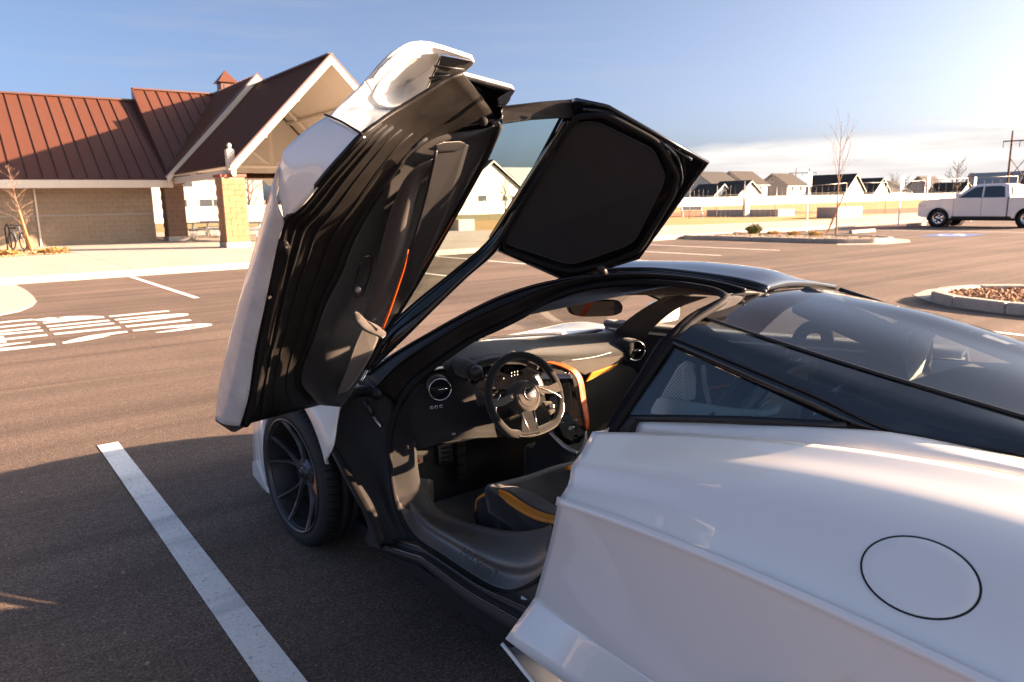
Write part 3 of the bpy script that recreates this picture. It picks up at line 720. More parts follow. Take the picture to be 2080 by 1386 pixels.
# low concrete gutter at the island's end
struct(sheet('island_gutter', [at(px, py, Z=0) for px, py in [(1700, 498.5), (1790, 497), (1850, 492), (1846, 487), (1800, 484), (1700, 490)]], 0.006, 'kerb_concrete', 0.02))
isl2 = [(10.6, -2), (10.6, 1.5), (10.62, 3.6), (10.8, 4.3), (11.2, 4.75), (11.8, 4.9), (12.5, 4.7), (13.0, 4.2), (13.2, 3.4), (13.25, 1), (13.25, -2)]
r2, in2 = island('planting_island', isl2, 0.15, '', 'mulch', 0.18)
tag(scatter('mulch_chips', [(p.x, p.y) for p in in2], 4200, 0.105, 0.015, 0.06, 'bark_chip'), 'brown bark chips and stones in the right-hand island', 'mulch')
struct(sheet('island_gutter', [at(px, py, Z=0) for px, py in [(1855, 600), (1880, 590), (1925, 584), (1960, 585), (1945, 612), (2000, 622), (2090, 632), (2090, 628), (1930, 625), (1885, 612)]], 0.006, 'kerb_concrete', 0.02))
# staked tree, shrub, tufts
bare_tree(at(1698, 479, Z=0.1), 4.1, 0.036, 'tall thin bare tree held by a stake in the kerbed island', limbs=9, seed=11, depth=2, first=0.42, spread=0.33, L=0.36, kids=2, lean=(0.1, 0.1))
p = at(1678, 478, Z=0.1); tag(tube('tree_stake', [p, at(1715, 394, X=p.x+0.1)], 0.035, 'stake_wood', n=6), 'leaning wooden stake crossing the trunk of the island tree', 'stake')
random.seed(3)
def tuft(loc, r, h, n, m, name, lab, cat, group=None):
    mb_ = MB()
    for i in range(n):
        a_ = random.random()*2*PI; rr = random.random()**.5*r; tip = Vector((math.cos(a_)*rr*1.25, math.sin(a_)*rr*1.25, h*random.uniform(.55, 1.05)*(1-0.35*(rr/r)**2)))
        b2 = Vector((math.cos(a_)*rr*.5, math.sin(a_)*rr*.5, 0)); s = Vector((-math.sin(a_), math.cos(a_), 0))*0.028
        md = b2.lerp(tip, .55)
        mb_.add([b2-s*.4, b2+s*.4, md+s, tip, md-s], [(0, 1, 2, 3, 4)])
        for k_ in range(2):
            q = b2.lerp(tip, random.uniform(.4, 1)); e_ = Vector((random.gauss(0, 1), random.gauss(0, 1), random.gauss(.3, .6))).normalized()*0.06; f_ = e_.cross(Vector((random.random(), random.random(), random.random()))).normalized()*0.025
            mb_.add([q, q+e_*.5+f_, q+e_, q+e_*.5-f_], [(0, 1, 2, 3)])
    v_ = [Vector(q)+Vector(loc) for q in mb_.v]; o = mobj(name, v_, mb_.f, m); return tag(o, lab, cat, group)
tuft(at(1531, 476, Z=0.1), 0.29, 0.42, 260, 'leaf_green', 'shrub', 'small green evergreen shrub at the left end of the tree island', 'shrub')
for i, (px, py, lab) in enumerate([(1570, 477, 'dry straw tuft nearest the green shrub'), (1612, 478, 'dry straw tuft in the middle of the tree island'), (1655, 479, 'dry straw tuft just left of the island tree stake')]):
    tuft(at(px, py, Z=0.1), 0.22, 0.16, 120, 'leaf_dry', 'grass_tuft', lab, 'grass tuft', 'dry tufts in the tree island')
for i, (px, py, lab) in enumerate([(100, 515, 'dry straw tuft left of the pale wall patch in the mulch bed'), (118, 514, 'dry straw tuft at the right end of the mulch bed'), (18, 519, 'dry straw tuft at the front of the mulch bed by the rack')]):
    tuft(at(px, py, Z=0.16), 0.3, 0.22, 150, 'leaf_dry', 'grass_tuft', lab, 'grass tuft', 'dry tufts in the mulch bed')

# wheel stops
def stopblock(c, rz, L, lab, mtl='kerb_concrete'):
    o = MB().prism([(-L/2, -.09, 0), (-L/2, .09, 0), (-L/2, .06, .13), (-L/2, -.06, .13)], (L, 0, 0)).build('wheel_stop', mtl); o.location = c; o.rotation_euler = (0, 0, rz); bevel(o, .02); return tag(o, lab, 'wheel stop', 'concrete wheel stops')
stopblock(at(1683, 474.5, Z=.02)+Vector((1.2, -0.8, 0)), R(0), 1.9, 'pale concrete wheel stop behind the island tree')
stopblock(at(1858, 460, Z=.01)+Vector((0.6, 0.2, 0)), R(0), 1.8, 'pale concrete wheel stop under the nose of the pickup truck')
# accessible bay
adac = at(1935, 478, Z=0)
ada = thing('accessible_bay_marking', 'blue accessible parking symbol painted in front of the pickup truck', 'road marking', (adac.x, adac.y, 0))
sheet('blue_field', [(adac.x-1.1, adac.y-0.75), (adac.x+1.1, adac.y-0.75), (adac.x+1.1, adac.y+0.75), (adac.x-1.1, adac.y+0.75)], 0.005, 'ada_blue', parent=ada)
mb_ = MB(); cx, cy = adac.x, adac.y
def ring(mb_, c, r0, r1, a0, a1, z, n=20):
    v_ = []
    for i in range(n+1):
        a_ = a0+(a1-a0)*i/n
        for rr in (r0, r1): v_.append((c[0]+rr*math.cos(a_), c[1]+rr*math.sin(a_), z))
    mb_.add(v_, [(2*i, 2*i+1, 2*i+3, 2*i+2) for i in range(n)])
ring(mb_, (cx-.15, cy), .34, .44, R(40), R(320), .010); ring(mb_, (cx+.85, cy+.05), 0, .11, 0, 2*PI, .010)
for q in ([(cx+.7, cy), (cx+.7, cy+.1), (cx+.1, cy+.1), (cx+.1, cy)], [(cx+.2, cy+.1), (cx+.1, cy+.1), (cx+.1, cy-.35), (cx+.2, cy-.35)], [(cx+.1, cy-.35), (cx+.16, cy-.42), (cx-.5, cy-.55), (cx-.5, cy-.45)], [(cx+.5, cy+.1), (cx+.42, cy+.1), (cx+.42, cy-.3), (cx+.5, cy-.3)]):
    mb_.add([(a_[0], a_[1], .010) for a_ in q], [(0, 1, 2, 3)])
mb_.build('wheelchair_symbol', 'road_paint', ada)
struct(sheet('ramp_strip', [at(px, py, Z=0) for px, py in [(1725, 466), (1800, 463.5), (1880, 460), (1880, 456.5), (1800, 461), (1725, 464.5)]], 0.012, 'ada_red', 0.02))
line(33.2, 33.32, 6, 19.1, 'white bay line across the asphalt left of the pickup truck')

# planter walls, bench, bin post
V3_ = Vector
def planter(pts, h, lab):
    o = MB().prism([(p[0], p[1], 0.02) for p in pts], (0, 0, h)).build('planter_wall', 'concrete'); bevel(o, .02); return tag(o, lab, 'planter', 'low concrete planter walls')
planter([V3_((50.0, 39.1)), V3_((50.0, 32.5)), V3_((52.2, 32.5)), V3_((52.2, 39.1))], 0.62, 'long low concrete planter wall in shade behind the dry grass')
planter([V3_((46.6, 27.4)), V3_((46.6, 26.0)), V3_((49.9, 26.0)), V3_((49.9, 27.4))], 0.80, 'concrete planter block with one sunlit face behind the island tree')
planter([V3_((21.3, 34.2)), V3_((21.3, 32.4)), V3_((22.3, 32.4)), V3_((22.3, 34.2))], 0.70, 'concrete planter block seen through the raised door window')
bn = at(1406, 441, Z=.1); bench = thing('park_bench', 'blue-grey park bench with pale legs on the dry grass left of the planter wall', 'bench', bn, R(-35))
box('seat', -.9, .9, -.2, .2, .42, .47, 'bench_blue', bench, local=True); box('backrest', -.9, .9, .2, .24, .55, .85, 'bench_blue', bench, local=True)
for s in (-.8, .8): mb_ = MB(); mb_.tube([(s, -.2, 0), (s, -.15, .42)], .03, 6); mb_.tube([(s, .3, 0), (s, .15, .42), (s, .24, .85)], .03, 6); mb_.build('leg', 'sign_white', bench, local=True)
p = at(1514, 432, Z=.1); q = at(1515, 441, Z=.1); tag(box('marker_post', q.x-.3, q.x+.3, q.y-.12, q.y+.12, .05, 2.4, 'bench_blue', bev=.02), 'upright dark grey panel standing behind the long planter wall', 'panel')

# accessible parking signs
def signpost(px, py, top, lab, X=None):
    b2 = at(px, py, Z=.1); h = at(px, top, X=b2.x).z
    s_ = thing('sign_post', lab, 'sign', (b2.x, b2.y, 0), 0, 'accessible parking signs')
    box('post', -.022, .022, -.022, .022, 0, h-.02, 'sign_white', s_, local=True)
    pl = box('sign_panel', -.14, .14, -.055, -.035, h-.62, h, 'sign_white', s_, local=True)
    for k_, pp in enumerate((pl,)):
        box('blue_symbol', -.07, .07, -.060, -.0555, h-.30, h-.14, 'sign_blue', pp, local=True)
signpost(1638, 466, 350, 'tall white sign post between the tree island shrub and the bare tree')
signpost(1824.5, 457, 358, 'white sign post just left of the pickup truck nose')
signpost(1878, 452, 359, 'white sign post behind the bonnet of the pickup truck')
signpost(1972, 446, 360, 'white sign post behind the cab of the pickup truck')

# chain-link ballfield fence: thin posts, top rail and wires
def cfence():
    root = thing('chain_link_fence', 'chain-link ballfield fence with thin galvanised posts behind the planters', 'fence', (50, 34, 0))
    pts = [(1400, 447, 400), (1455, 446, 377), (1510, 445, 368), (1575, 443, 380), (1643, 441, 378), (1716, 439, 372), (1797, 437, 371), (1874, 435, 367), (1960, 433, 362), (2060, 431, 358)]
    base = []; tops = []
    for i, (px, py, ty) in enumerate(pts):
        b3 = at(px, py, Z=0.02); t3 = at(px, ty, X=b3.x); hh = min(max(t3.z, 2.2), 3.4); base.append(b3); tops.append(Vector((b3.x, b3.y, hh)))
        tube('post', [b3, tops[-1]], .032, 'galv', root, 6)
    for i in range(len(pts)-1):
        if i > 3: tube('top_rail', [tops[i], tops[i+1]], .016, 'galv', root, 6)
        mb_ = MB(); a3, b3 = base[i], base[i+1]; Hh = min(tops[i].z, tops[i+1].z); n = 6
        for k_ in range(1, n): q = a3.lerp(b3, k_/n); mb_.tube([q+Vector((0, 0, .05)), q+Vector((0, 0, Hh-.05))], .0022, 3)
        for k_ in (0.33, 0.66): mb_.tube([a3+Vector((0, 0, Hh*k_)), b3+Vector((0, 0, Hh*k_))], .004, 3)
        o = mb_.build('wire_mesh', 'galv', root); o['kind'] = 'stuff'
cfence()

# white vinyl fence far behind
def vfence(pts, lab, h=1.85, step=2.4, z=0.0):
    root = thing('vinyl_fence', lab, 'fence', (pts[0][0], pts[0][1], z)); WMr = WM[root.name]
    me = None
    for a, b2 in zip(pts, pts[1:]):
        a, b2 = Vector((*a, z)), Vector((*b2, z)); L = (b2-a).length; n = max(1, int(L/step)); d = (b2-a)/n; ang = math.atan2(d.y, d.x)
        vv, ff = bxv(0.07, d.length-.07, -.02, .02, .05, h-.05); me = bpy.data.meshes.new('panel'); me.from_pydata(vv, [], ff); me.materials.append(MATS['fence_white'])
        vv, ff = bxv(-.065, .065, -.065, .065, 0, h+.05); mp_ = bpy.data.meshes.new('post'); mp_.from_pydata(vv, [], ff); mp_.materials.append(MATS['fence_white'])
        for i in range(n):
            for nm, mm in (('panel', me), ('post', mp_)):
                o = bpy.data.objects.new(nm, mm); COL.objects.link(o); o.parent = root; o.matrix_parent_inverse = WMr.inverted(); o.location = a+d*i; o.rotation_euler = (0, 0, ang)
vfence([(6, 92), (38, 86), (62, 84)], 'white vinyl fence behind the pavilion and the raised door window')
vfence([(62.2, 84), (112, 97.5), (262, 104)], 'long white vinyl fence below the row of houses')

# houses
def house(name, c, rz, w_, d_, h, rh, lab, mw='house_white', mr='shingle', ov=0.5, wins=(), gable_m=None, band=None, grp='houses beyond the vinyl fence', porch=False, gable=False):
    """gable house: ridge along local x, front gables at the x ends"""
    t_ = thing(name, lab, 'house', (c[0], c[1], -0.03), rz, grp)
    hx, hy = w_/2, d_/2
    MB().add([(-hx, -hy, 0), (hx, -hy, 0), (hx, hy, 0), (-hx, hy, 0), (-hx, -hy, h), (hx, -hy, h), (hx, hy, h), (-hx, hy, h), (-hx, 0, h+rh*(hy/(hy+ov))*1.0), (hx, 0, h+rh*(hy/(hy+ov)))],
             [(0, 1, 5, 4), (2, 3, 7, 6), (0, 4, 8, 7, 3), (1, 2, 6, 9, 5), (4, 5, 9, 8), (6, 7, 8, 9)]).build('wall', mw, t_, local=True)
    z0 = h-rh*ov/(hy+ov)*0.0-0.02
    for s in (-1, 1):
        MB().prism([(-hx-ov, s*(hy+ov), h-ov*rh/(hy+ov)+.05), (hx+ov, s*(hy+ov), h-ov*rh/(hy+ov)+.05), (hx+ov, 0, h+rh+.05), (-hx-ov, 0, h+rh+.05)], (0, 0, 0.16)).build('roof', mr, t_, local=True)
        for e_ in (-1, 1):
            MB().prism([(e_*(hx+ov), s*(hy+ov), h-ov*rh/(hy+ov)-.12), (e_*(hx+ov), 0, h+rh-.12), (e_*(hx+ov), 0, h+rh+.04), (e_*(hx+ov), s*(hy+ov), h-ov*rh/(hy+ov)+.04)], (e_*.06, 0, 0)).build('rake_board', 'fence_white', t_, local=True)
        box('fascia', -hx-ov, hx+ov, s*(hy+ov)-.03+.03*s, s*(hy+ov)+.03+.03*s, h-ov*rh/(hy+ov)-.12, h-ov*rh/(hy+ov)+.04, 'fence_white', t_, local=True)
    for (side, u, zz, ww, hh) in wins:      # side: 'f' local -y wall, 'l' local -x wall, 'r' local +x wall
        if side == 'f': fr = box('window', u-ww/2-.12, u+ww/2+.12, -hy-.06, -hy-.002, zz-hh/2-.12, zz+hh/2+.12, 'fence_white', t_, local=True); box('pane', u-ww/2, u+ww/2, -hy-.075, -hy-.061, zz-hh/2, zz+hh/2, 'window_dark', fr, local=True)
        else:
            s = -1 if side == 'l' else 1; x0 = s*hx
            fr = box('window', min(x0+s*.002, x0+s*.06), max(x0+s*.002, x0+s*.06), u-ww/2-.12, u+ww/2+.12, zz-hh/2-.12, zz+hh/2+.12, 'fence_white', t_, local=True); box('pane', min(x0+s*.061, x0+s*.075), max(x0+s*.061, x0+s*.075), u-ww/2, u+ww/2, zz-hh/2, zz+hh/2, 'window_dark', fr, local=True)
    if gable:
        MB().add([(-hx-.02, -hy, 0), (-hx-.02, hy, 0), (-hx-.02, hy, h), (-hx-.02, 0, h+rh*hy/(hy+ov)), (-hx-.02, -hy, h)], [(0, 1, 2, 3, 4)]).build('gable_shade', 'house_grey', t_, local=True)  # shade on the white gable end, laid on as a grey face
    if band: box('eave_band', -hx, hx, -hy-.4, -hy-.01, band, band+.5, 'shingle_brown', t_, local=True)
    return t_
def hpos(px, dist):        # a house seen at px, at a distance along its line of sight on the ground
    d = RT*((px-W0/2)/FPX) + FW - UP*0.0; d = Vector((d.x, d.y, 0)).normalized(); return d*dist
# the long sides of these houses run along Y, their sunny ends look towards -Y
FACE = R(-62)
h1 = hpos(1492, 205); h2 = hpos(1573, 215)
house('house', h1, R(2), 9.6, 9.8, 5.0, 3.2, 'larger two-storey house with shaded gable and white sunlit wall, left of the pair', 'house_white', 'shingle_brown', wins=[('f', 1.5, 3.8, 1.0, 1.2), ('f', -2.5, 3.8, 1.0, 1.2), ('f', 3.4, 1.3, 1.2, 1.1), ('l', 0, 6.7, .9, .9)], band=None, gable=True)
house('house', h2, R(2), 9.2, 8.8, 4.7, 2.9, 'second two-storey house with shaded gable and pale front, right of the pair', 'house_white', 'shingle_brown', wins=[('f', 2.0, 3.7, 1.0, 1.2), ('f', -2.0, 3.7, 1.0, 1.2), ('l', 0, 6.2, .7, .8)], gable=True)
house('house', hpos(1432, 195), R(2), 11, 10, 4.8, 3.2, 'white two-storey house half hidden by the tip of the raised door roof', wins=[('f', -2, 3.5, 1.2, 1.4)])
house('house', hpos(1436, 178), R(-88), 6, 6.5, 2.5, 2.2, 'low white gabled garage just right of the raised door roof tip', 'house_white', 'shingle', wins=[('f', 0, 1.6, 1.5, 1.0)])
house('house', hpos(1483, 180), R(-88), 7.5, 8.5, 2.7, 2.6, 'low white gabled house in front of the larger two-storey house', 'house_white', 'shingle', wins=[('r', -1, 1.5, 1.2, 1.0), ('r', 1, 1.5, 1.2, 1.0)])
house('house', hpos(1676, 225), R(-88), 11.5, 10.35, 2.99, 4.25, 'white gabled house with dark roof behind the first sign post', 'house_white', 'shingle', wins=[('r', 0, 1.6, 1.4, 1.0)])
house('house', hpos(1735, 252), R(-88), 10.35, 9.2, 2.88, 3.68, 'white gabled house with dark roof right of the bare island tree', 'house_white', 'shingle', wins=[('r', 0, 1.6, 1.2, 1.0)])
house('house', hpos(1772, 280), R(4), 16.5, 11.0, 2.64, 3.52, 'low dark roofed house between the island tree and the truck', 'house_grey', 'shingle')
house('house', hpos(1855, 305), R(4), 14.3, 11.0, 2.86, 4.84, 'tan house with dark roof above the pickup truck bonnet', 'house_tan', 'shingle_brown', wins=[('f', 0, 1.6, 1.4, 1.1)])
house('house', hpos(1905, 300), R(-88), 9.9, 9.9, 2.42, 2.86, 'pale low house just left of the pickup truck windscreen', 'house_white', 'shingle_brown')
house('house', hpos(1990, 315), R(-88), 16.1, 11.5, 3.68, 4.83, 'pale gabled house with blue-grey roof rising behind the truck cab', 'house_tan', 'house_blue')
house('house', hpos(2075, 315), R(-88), 13.8, 11.5, 3.91, 4.83, 'pale house at the right edge behind the truck bed', 'house_white', 'shingle')
house('house', hpos(955, 118)+Vector((0, 0, 0)), R(-86), 13, 13.0, 3.3, 4.4, 'white gabled house with windows seen through the raised door window', 'house_white', 'shingle', wins=[('r', 2.4, 1.9, 1.0, 1.3), ('r', 4.2, 1.9, 1.0, 1.3), ('r', -2.0, 1.9, 1.6, 1.6)])
house('house', hpos(1060, 135), R(-8), 22, 12, 2.9, 4.6, 'dark roofed grey house behind the white one in the door window', 'house_grey', 'house_blue', wins=[('f', -3, 1.6, 1.2, 1.0)])
house('house', hpos(395, 112), R(-8), 20, 10, 6.4, 3.0, 'pale two-storey house with white framed windows seen below the pavilion eave', 'house_tan', 'shingle', wins=[('f', .6, 5.2, 1.1, 1.6), ('f', -.2, 2.3, 1.0, 1.0), ('f', 2.6, 2.3, 1.6, 1.0), ('f', 4.0, 2.3, 0.9, 1.0), ('f', -3.5, 5.2, 1.1, 1.6)], grp='houses behind the pavilion')

# far trees, hills, power poles
def far_tree(px, dist, H, r, lab, seed, m='tree_far'):
    p = hpos(px, dist); bare_tree((p.x, p.y, -0.05), H, H*.028, lab, limbs=16, depth=2, seed=seed, first=.22, spread=.6, L=.38, kids=3, m=m, group='bare trees beyond the houses')
for i, (px, dd, H, lab) in enumerate([(1915, 290, 12, 'tall pale bare tree rising just left of the truck windscreen'), (1790, 300, 9, 'dark bushy bare tree above the low dark roofed house'), (1815, 300, 7.5, 'dark bare tree right behind the sign post by the truck'), (1763, 320, 7.5, 'bare tree left of the low dark roofed house'), (1700, 330, 7, 'bare tree far behind the island tree'), (1940, 300, 8, 'bare tree behind the truck cab'), (1840, 340, 8, 'bare tree behind the tan house'), (1032, 100, 5.0, 'young bare tree in front of the dark roofed house seen in the door window'), (530, 95, 7.0, 'bare tree right of the lit block column behind the pavilion')]): far_tree(px, dd, H, 0, lab, 40+i, 'tree_far')
# brush at the foot of the hills
mb_ = MB(); random.seed(9)
for i in range(900):
    a_ = random.uniform(-0.15, 1.75); rr = random.uniform(360, 430); x, y = math.sin(a_)*rr, math.cos(a_)*rr; s = random.uniform(2.2, 5.0)
    for k_ in range(5):
        o_ = Vector((x+random.gauss(0, 2), y+random.gauss(0, 2), random.uniform(.2, 1)*s)); u_ = Vector((random.gauss(0, 1), random.gauss(0, 1), random.gauss(0, .6)))*s*.32; w_ = Vector((random.gauss(0, 1), random.gauss(0, 1), random.gauss(0.6, .6)))*s*.32
        mb_.add([o_-u_, o_+w_*.6, o_+u_, o_-w_], [(0, 1, 2, 3)])
o = mb_.build('brush', 'tree_far'); tag(o, 'dark line of far brush and trees along the horizon', 'trees', kind='stuff')
mb_ = MB(); n = 60; ring_ = []
for i in range(n+1):
    a_ = -1.2+3.6*i/n; rr = 1400; hh = 14+9*math.sin(i*.9)+6*math.sin(i*2.3+1)+(26 if a_ < .55 else 0)*max(0, math.sin((a_+.6)*3)); ring_.append((math.sin(a_)*rr, math.cos(a_)*rr, max(6, hh)))
mb_.add([(p[0], p[1], -1) for p in ring_]+ring_+[(p[0]*1.13, p[1]*1.13, -1) for p in ring_], [(i, i+1, n+2+i, n+1+i) for i in range(n)]+[(n+1+i, n+2+i, 2*n+3+i, 2*n+2+i) for i in range(n)])
struct(mb_.build('hills', 'hill', smooth=True))
def hframe(px, dist, H, wd, lab, rz):
    p = hpos(px, dist); t_ = thing('power_pole', lab, 'power pole', (p.x, p.y, 0), rz, 'wooden power line frames')
    for s in (-1, 1): tube('pole', [(s*wd/2, 0, 0), (s*wd/2*.97, 0, H)], [.42, .26], 'pole_wood', t_, 8, local=True)
    box('crossarm', -wd, wd, -.22, .22, H*.84, H*.84+.4, 'pole_wood', t_, local=True)
    mb_ = MB(); mb_.tube([(-wd/2, 0, H*.28), (wd/2, 0, H*.6)], .13, 5); mb_.tube([(wd/2, 0, H*.28), (-wd/2, 0, H*.6)], .13, 5); mb_.build('brace', 'pole_wood', t_, local=True)
    for s in (-.98, 0, .98): tube('insulator', [(s*wd, 0, H*.84), (s*wd, 0, H*.75)], .12, 'pole_wood', t_, 6, local=True)
    return t_
hframe(2030, 300, 21.5, 4.6, 'large wooden power line frame with cross brace above the truck cab', R(-71))
hframe(1613, 560, 21, 9.5, 'small distant power line frame above the houses', R(-38))
hframe(2230, 330, 21.5, 6.2, 'wooden power line frame out to the right', R(-48))

# ------------------------------------------------------------------ pickup truck, faces +Y; built facing local +x, left side is local +y
TX, TY = 37.55, 15.85
tr = thing('pickup_truck', 'white four-door pickup truck parked nose-in at the accessible bays', 'pickup truck', (TX+0.95, TY-1.8, 0), R(90))
# body side profile (local x forward, z up); front axle x=+1.83, rear axle x=-1.83
def arch(cx_, r_, n=9): return [(cx_+r_*math.cos(PI-PI*i/n), 0.40+r_*math.sin(PI-PI*i/n)) for i in range(n+1)]
side = [(-2.95, .55)]+[(-2.35, .50)]+arch(-1.83, .50)+[(-1.2, .42), (1.2, .42)]+arch(1.83, .50)+[(2.45, .45), (2.68, .48), (2.76, .62), (2.79, .98), (2.76, 1.13), (2.62, 1.22), (1.65, 1.33), (1.18, 1.34), (-1.02, 1.33), (-1.05, 1.33), (-2.98, 1.33), (-3.0, .8)]
def loft_side(prof, ys):
    """prof: outline, ys: list of (y, shrink about the outline's middle)"""
    n = len(prof); v_ = []
    for y, (dx, dz) in ys: v_ += [(p[0]*(1-dx), y, p[1]-dz*(max(p[1]-.5, 0))) for p in prof]
    f_ = [(j*n+i, j*n+(i+1) % n, (j+1)*n+(i+1) % n, (j+1)*n+i) for j in range(len(ys)-1) for i in range(n)]
    f_ += [tuple(range(n)), tuple(range((len(ys)-1)*n, len(ys)*n))[::-1]]
    return v_, f_
o = mobj('body', *loft_side(side, [(1.0, (.012, .02)), (.97, (0, 0)), (-.97, (0, 0)), (-1.0, (.012, .02))]), 'truck_white', tr, local=True)
bm = bmesh.new(); bm.from_mesh(o.data); bmesh.ops.recalc_face_normals(bm, faces=bm.faces); bm.to_mesh(o.data); bm.free(); bevel(o, .03, 2)
cab = [(1.22, 1.30), (.50, 1.86), (.30, 1.925), (-.75, 1.94), (-.98, 1.88), (-1.10, 1.30)]
v_ = [(p[0], s*(.93-(p[1]-1.3)*.24), p[1]) for s in (1, -1) for p in cab]; n = len(cab)
o = mobj('cab', v_, [tuple(range(n)), tuple(range(n, 2*n))[::-1]]+[(i, n+i, n+(i+1) % n, (i+1) % n) for i in range(n)], 'truck_white', tr, local=True)
bm = bmesh.new(); bm.from_mesh(o.data); bmesh.ops.recalc_face_normals(bm, faces=bm.faces); bm.to_mesh(o.data); bm.free(); bevel(o, .06, 3)
def cabside(pts, s=1, off=.012): return [(p[0], s*(.93-(p[1]-1.3)*.24+off), p[1]) for p in pts]
for s in (1, -1):
    for pts in ([(.98, 1.35), (.50, 1.72), (.36, 1.80), (.06, 1.83), (.06, 1.35)], [(-.02, 1.35), (-.02, 1.83), (-.62, 1.84), (-.80, 1.80), (-.88, 1.35)]):
        plate('side_window', cabside(pts, s), 'truck_glass', tr, .012, (0, s, 0), .004, local=True)
plate('windscreen', [(1.16, .78, 1.38), (.56, .70, 1.84), (.56, -.70, 1.84), (1.16, -.78, 1.38)], 'truck_glass', tr, .02, (.6, 0, .8), .004, local=True)
plate('rear_window', [(-1.12, .7, 1.42), (-1.02, .62, 1.82), (-1.02, -.62, 1.82), (-1.12, -.7, 1.42)], 'truck_glass', tr, .012, (-1, 0, .1), .004, local=True)
for s in (1, -1):
    for x in (1.19, .02, -1.0): box('door_gap', x-.006, x+.006, min(s*.99, s*1.002), max(s*.99, s*1.002), .50, 1.31, 'rubber', tr, local=True)
    for x in (.28, -.78): box('door_handle', x-.13, x+.13, min(s*1.0, s*1.03), max(s*1.0, s*1.03), 1.13, 1.17, 'truck_white', tr, .01, local=True)
    box('mirror', .92, 1.08, min(s*.98, s*1.2), max(s*.98, s*1.2), 1.36, 1.56, 'truck_white', tr, .04, local=True)
    box('headlight', 2.40, 2.768, min(s*.62, s*1.012), max(s*.62, s*1.012), .94, 1.08, 'lamp_clear', tr, .03, local=True)
    box('running_board', -1.25, 1.25, min(s*.9, s*1.0), max(s*.9, s*1.0), .34, .41, 'black_plastic', tr, .02, local=True)
    box('hood_vent', 1.5, 1.85, min(s*.5, s*.62), max(s*.5, s*.62), 1.29, 1.325, 'black_plastic', tr, .01, local=True)
    for x in (1.83, -1.83):
        wc = Matrix.Translation((x, s*.80, .40)) @ Matrix.Rotation(s*PI/2, 4, 'Z')
        wl = lathe('wheel', [(.26, -.12), (.36, -.13), (.40, -.10), (.40, .10), (.36, .15), (.27, .15), (.262, .12)], 28, 'tyre', tr, wc, local=True)
        lathe('rim', [(.265, .13), (.25, .16), (.235, .12), (.08, .09), (.07, .13), (.001, .135)], 24, 'chrome', wl, wc, local=True)
        mb_ = MB()
        for k_ in range(6):
            a_ = k_*PI/3; c_ = Vector((.112, .155*math.cos(a_), .155*math.sin(a_)))
            pts = [wc @ (c_+Vector((0, .042*math.cos(t_), .042*math.sin(t_)))) for t_ in [q*PI/3 for q in range(6)]]; mb_.prism(pts, wc.to_3x3() @ Vector((.012, 0, 0)))
        mb_.build('rim_holes', 'black_plastic', wl, local=True)
        lathe('wheel_well', [(.47, -.3), (.48, .145)], 24, 'black_plastic', tr, wc, local=True)
for s in (1, -1):
    plate('body_crease', [(-1.0, s*1.0, 1.0), (1.15, s*1.0, 1.02), (1.15, s*1.0, 1.035), (-1.0, s*1.0, 1.015)], 'truck_white', tr, .012, (0, s, 0), .002, local=True)
    for x in (1.83, -1.83):
        tube('arch_trim', [(x+.51*math.cos(t_*PI/12), s*.995, .40+.51*math.sin(t_*PI/12)) for t_ in range(13)], .028, 'truck_white', tr, 6, local=True)
    box('bed_gap', -1.06, -1.02, min(s*.9, s*1.003), max(s*.9, s*1.003), .5, 1.34, 'rubber', tr, local=True)
    box('lower_trim', -1.2, 1.25, min(s*.98, s*1.008), max(s*.98, s*1.008), .425, .50, 'black_plastic', tr, .005, local=True)
    tube('window_trim', cabside([(.99, 1.345), (-.9, 1.345)], s, .014), .012, 'black_plastic', tr, 6, local=True)
box('underbody', -2.6, 2.4, -.85, .85, .30, .45, 'black_plastic', tr, local=True)
box('bumper', 2.60, 2.80, -.95, .95, .50, .78, 'truck_white', tr, .05, local=True)
box('fog_lamp', 2.66, 2.815, .70, .88, .55, .64, 'black_plastic', tr, .01, local=True)
box('grille', 2.70, 2.79, -.6, .6, .82, 1.1, 'black_plastic', tr, .02, local=True)
box('tail_lamp', -3.02, -2.9, .88, 1.005, .9, 1.28, 'marker_lens', tr, .02, local=True)
# ================================================================== the white sports car (points +Y, its left side faces the camera)
XC = 2.12
car = thing('sports_car', 'white low sports car with its left door raised, black cabin and orange trim', 'car', (XC, 1.8, 0))
def A(*t): return [at(p[0], p[1], X=p[2]) for p in t]
def MIR(c): return [Vector((2*XC-p.x, p.y, p.z)) for p in c]
V3 = Vector
# ---- rear quarter panel
L3 = A((1134, 1019, 1.12), (1260, 1068, 1.115), (1415, 1131, 1.11), (1623, 1211, 1.10), (1779, 1262, 1.095), (1909, 1351, 1.09))+[V3((1.085, .1, .82)), V3((1.09, -.25, .80)), V3((1.13, -.7, .72))]
LB = A((1026, 1297, 1.10))+[V3((1.112, 1.34, .30)), V3((1.12, 1.12, .30)), V3((1.118, .90, .32)), V3((1.11, .74, .36)), V3((1.10, .56, .42)), V3((1.10, .22, .42)), V3((1.11, -.1, .42)), V3((1.15, -.7, .45))]
L0 = LB
L1 = A((1086, 1214, 1.185))+[a.lerp(b, .27)+V3((d, 0, 0)) for a, b, d in zip(LB[1:], L3[1:], (.048, .030, .016, .008, .002, 0, 0, 0))]
L2 = A((1115, 1110, 1.163))+[a.lerp(b, .62)+V3((d, 0, 0)) for a, b, d in zip(LB[1:], L3[1:], (.030, .020, .010, .004, 0, 0, 0, 0))]
L3a = [p.lerp(q, .10) for p, q in zip(L3, L2)]
L3b = [p+V3((.012, 0, .016)) for p in L3]
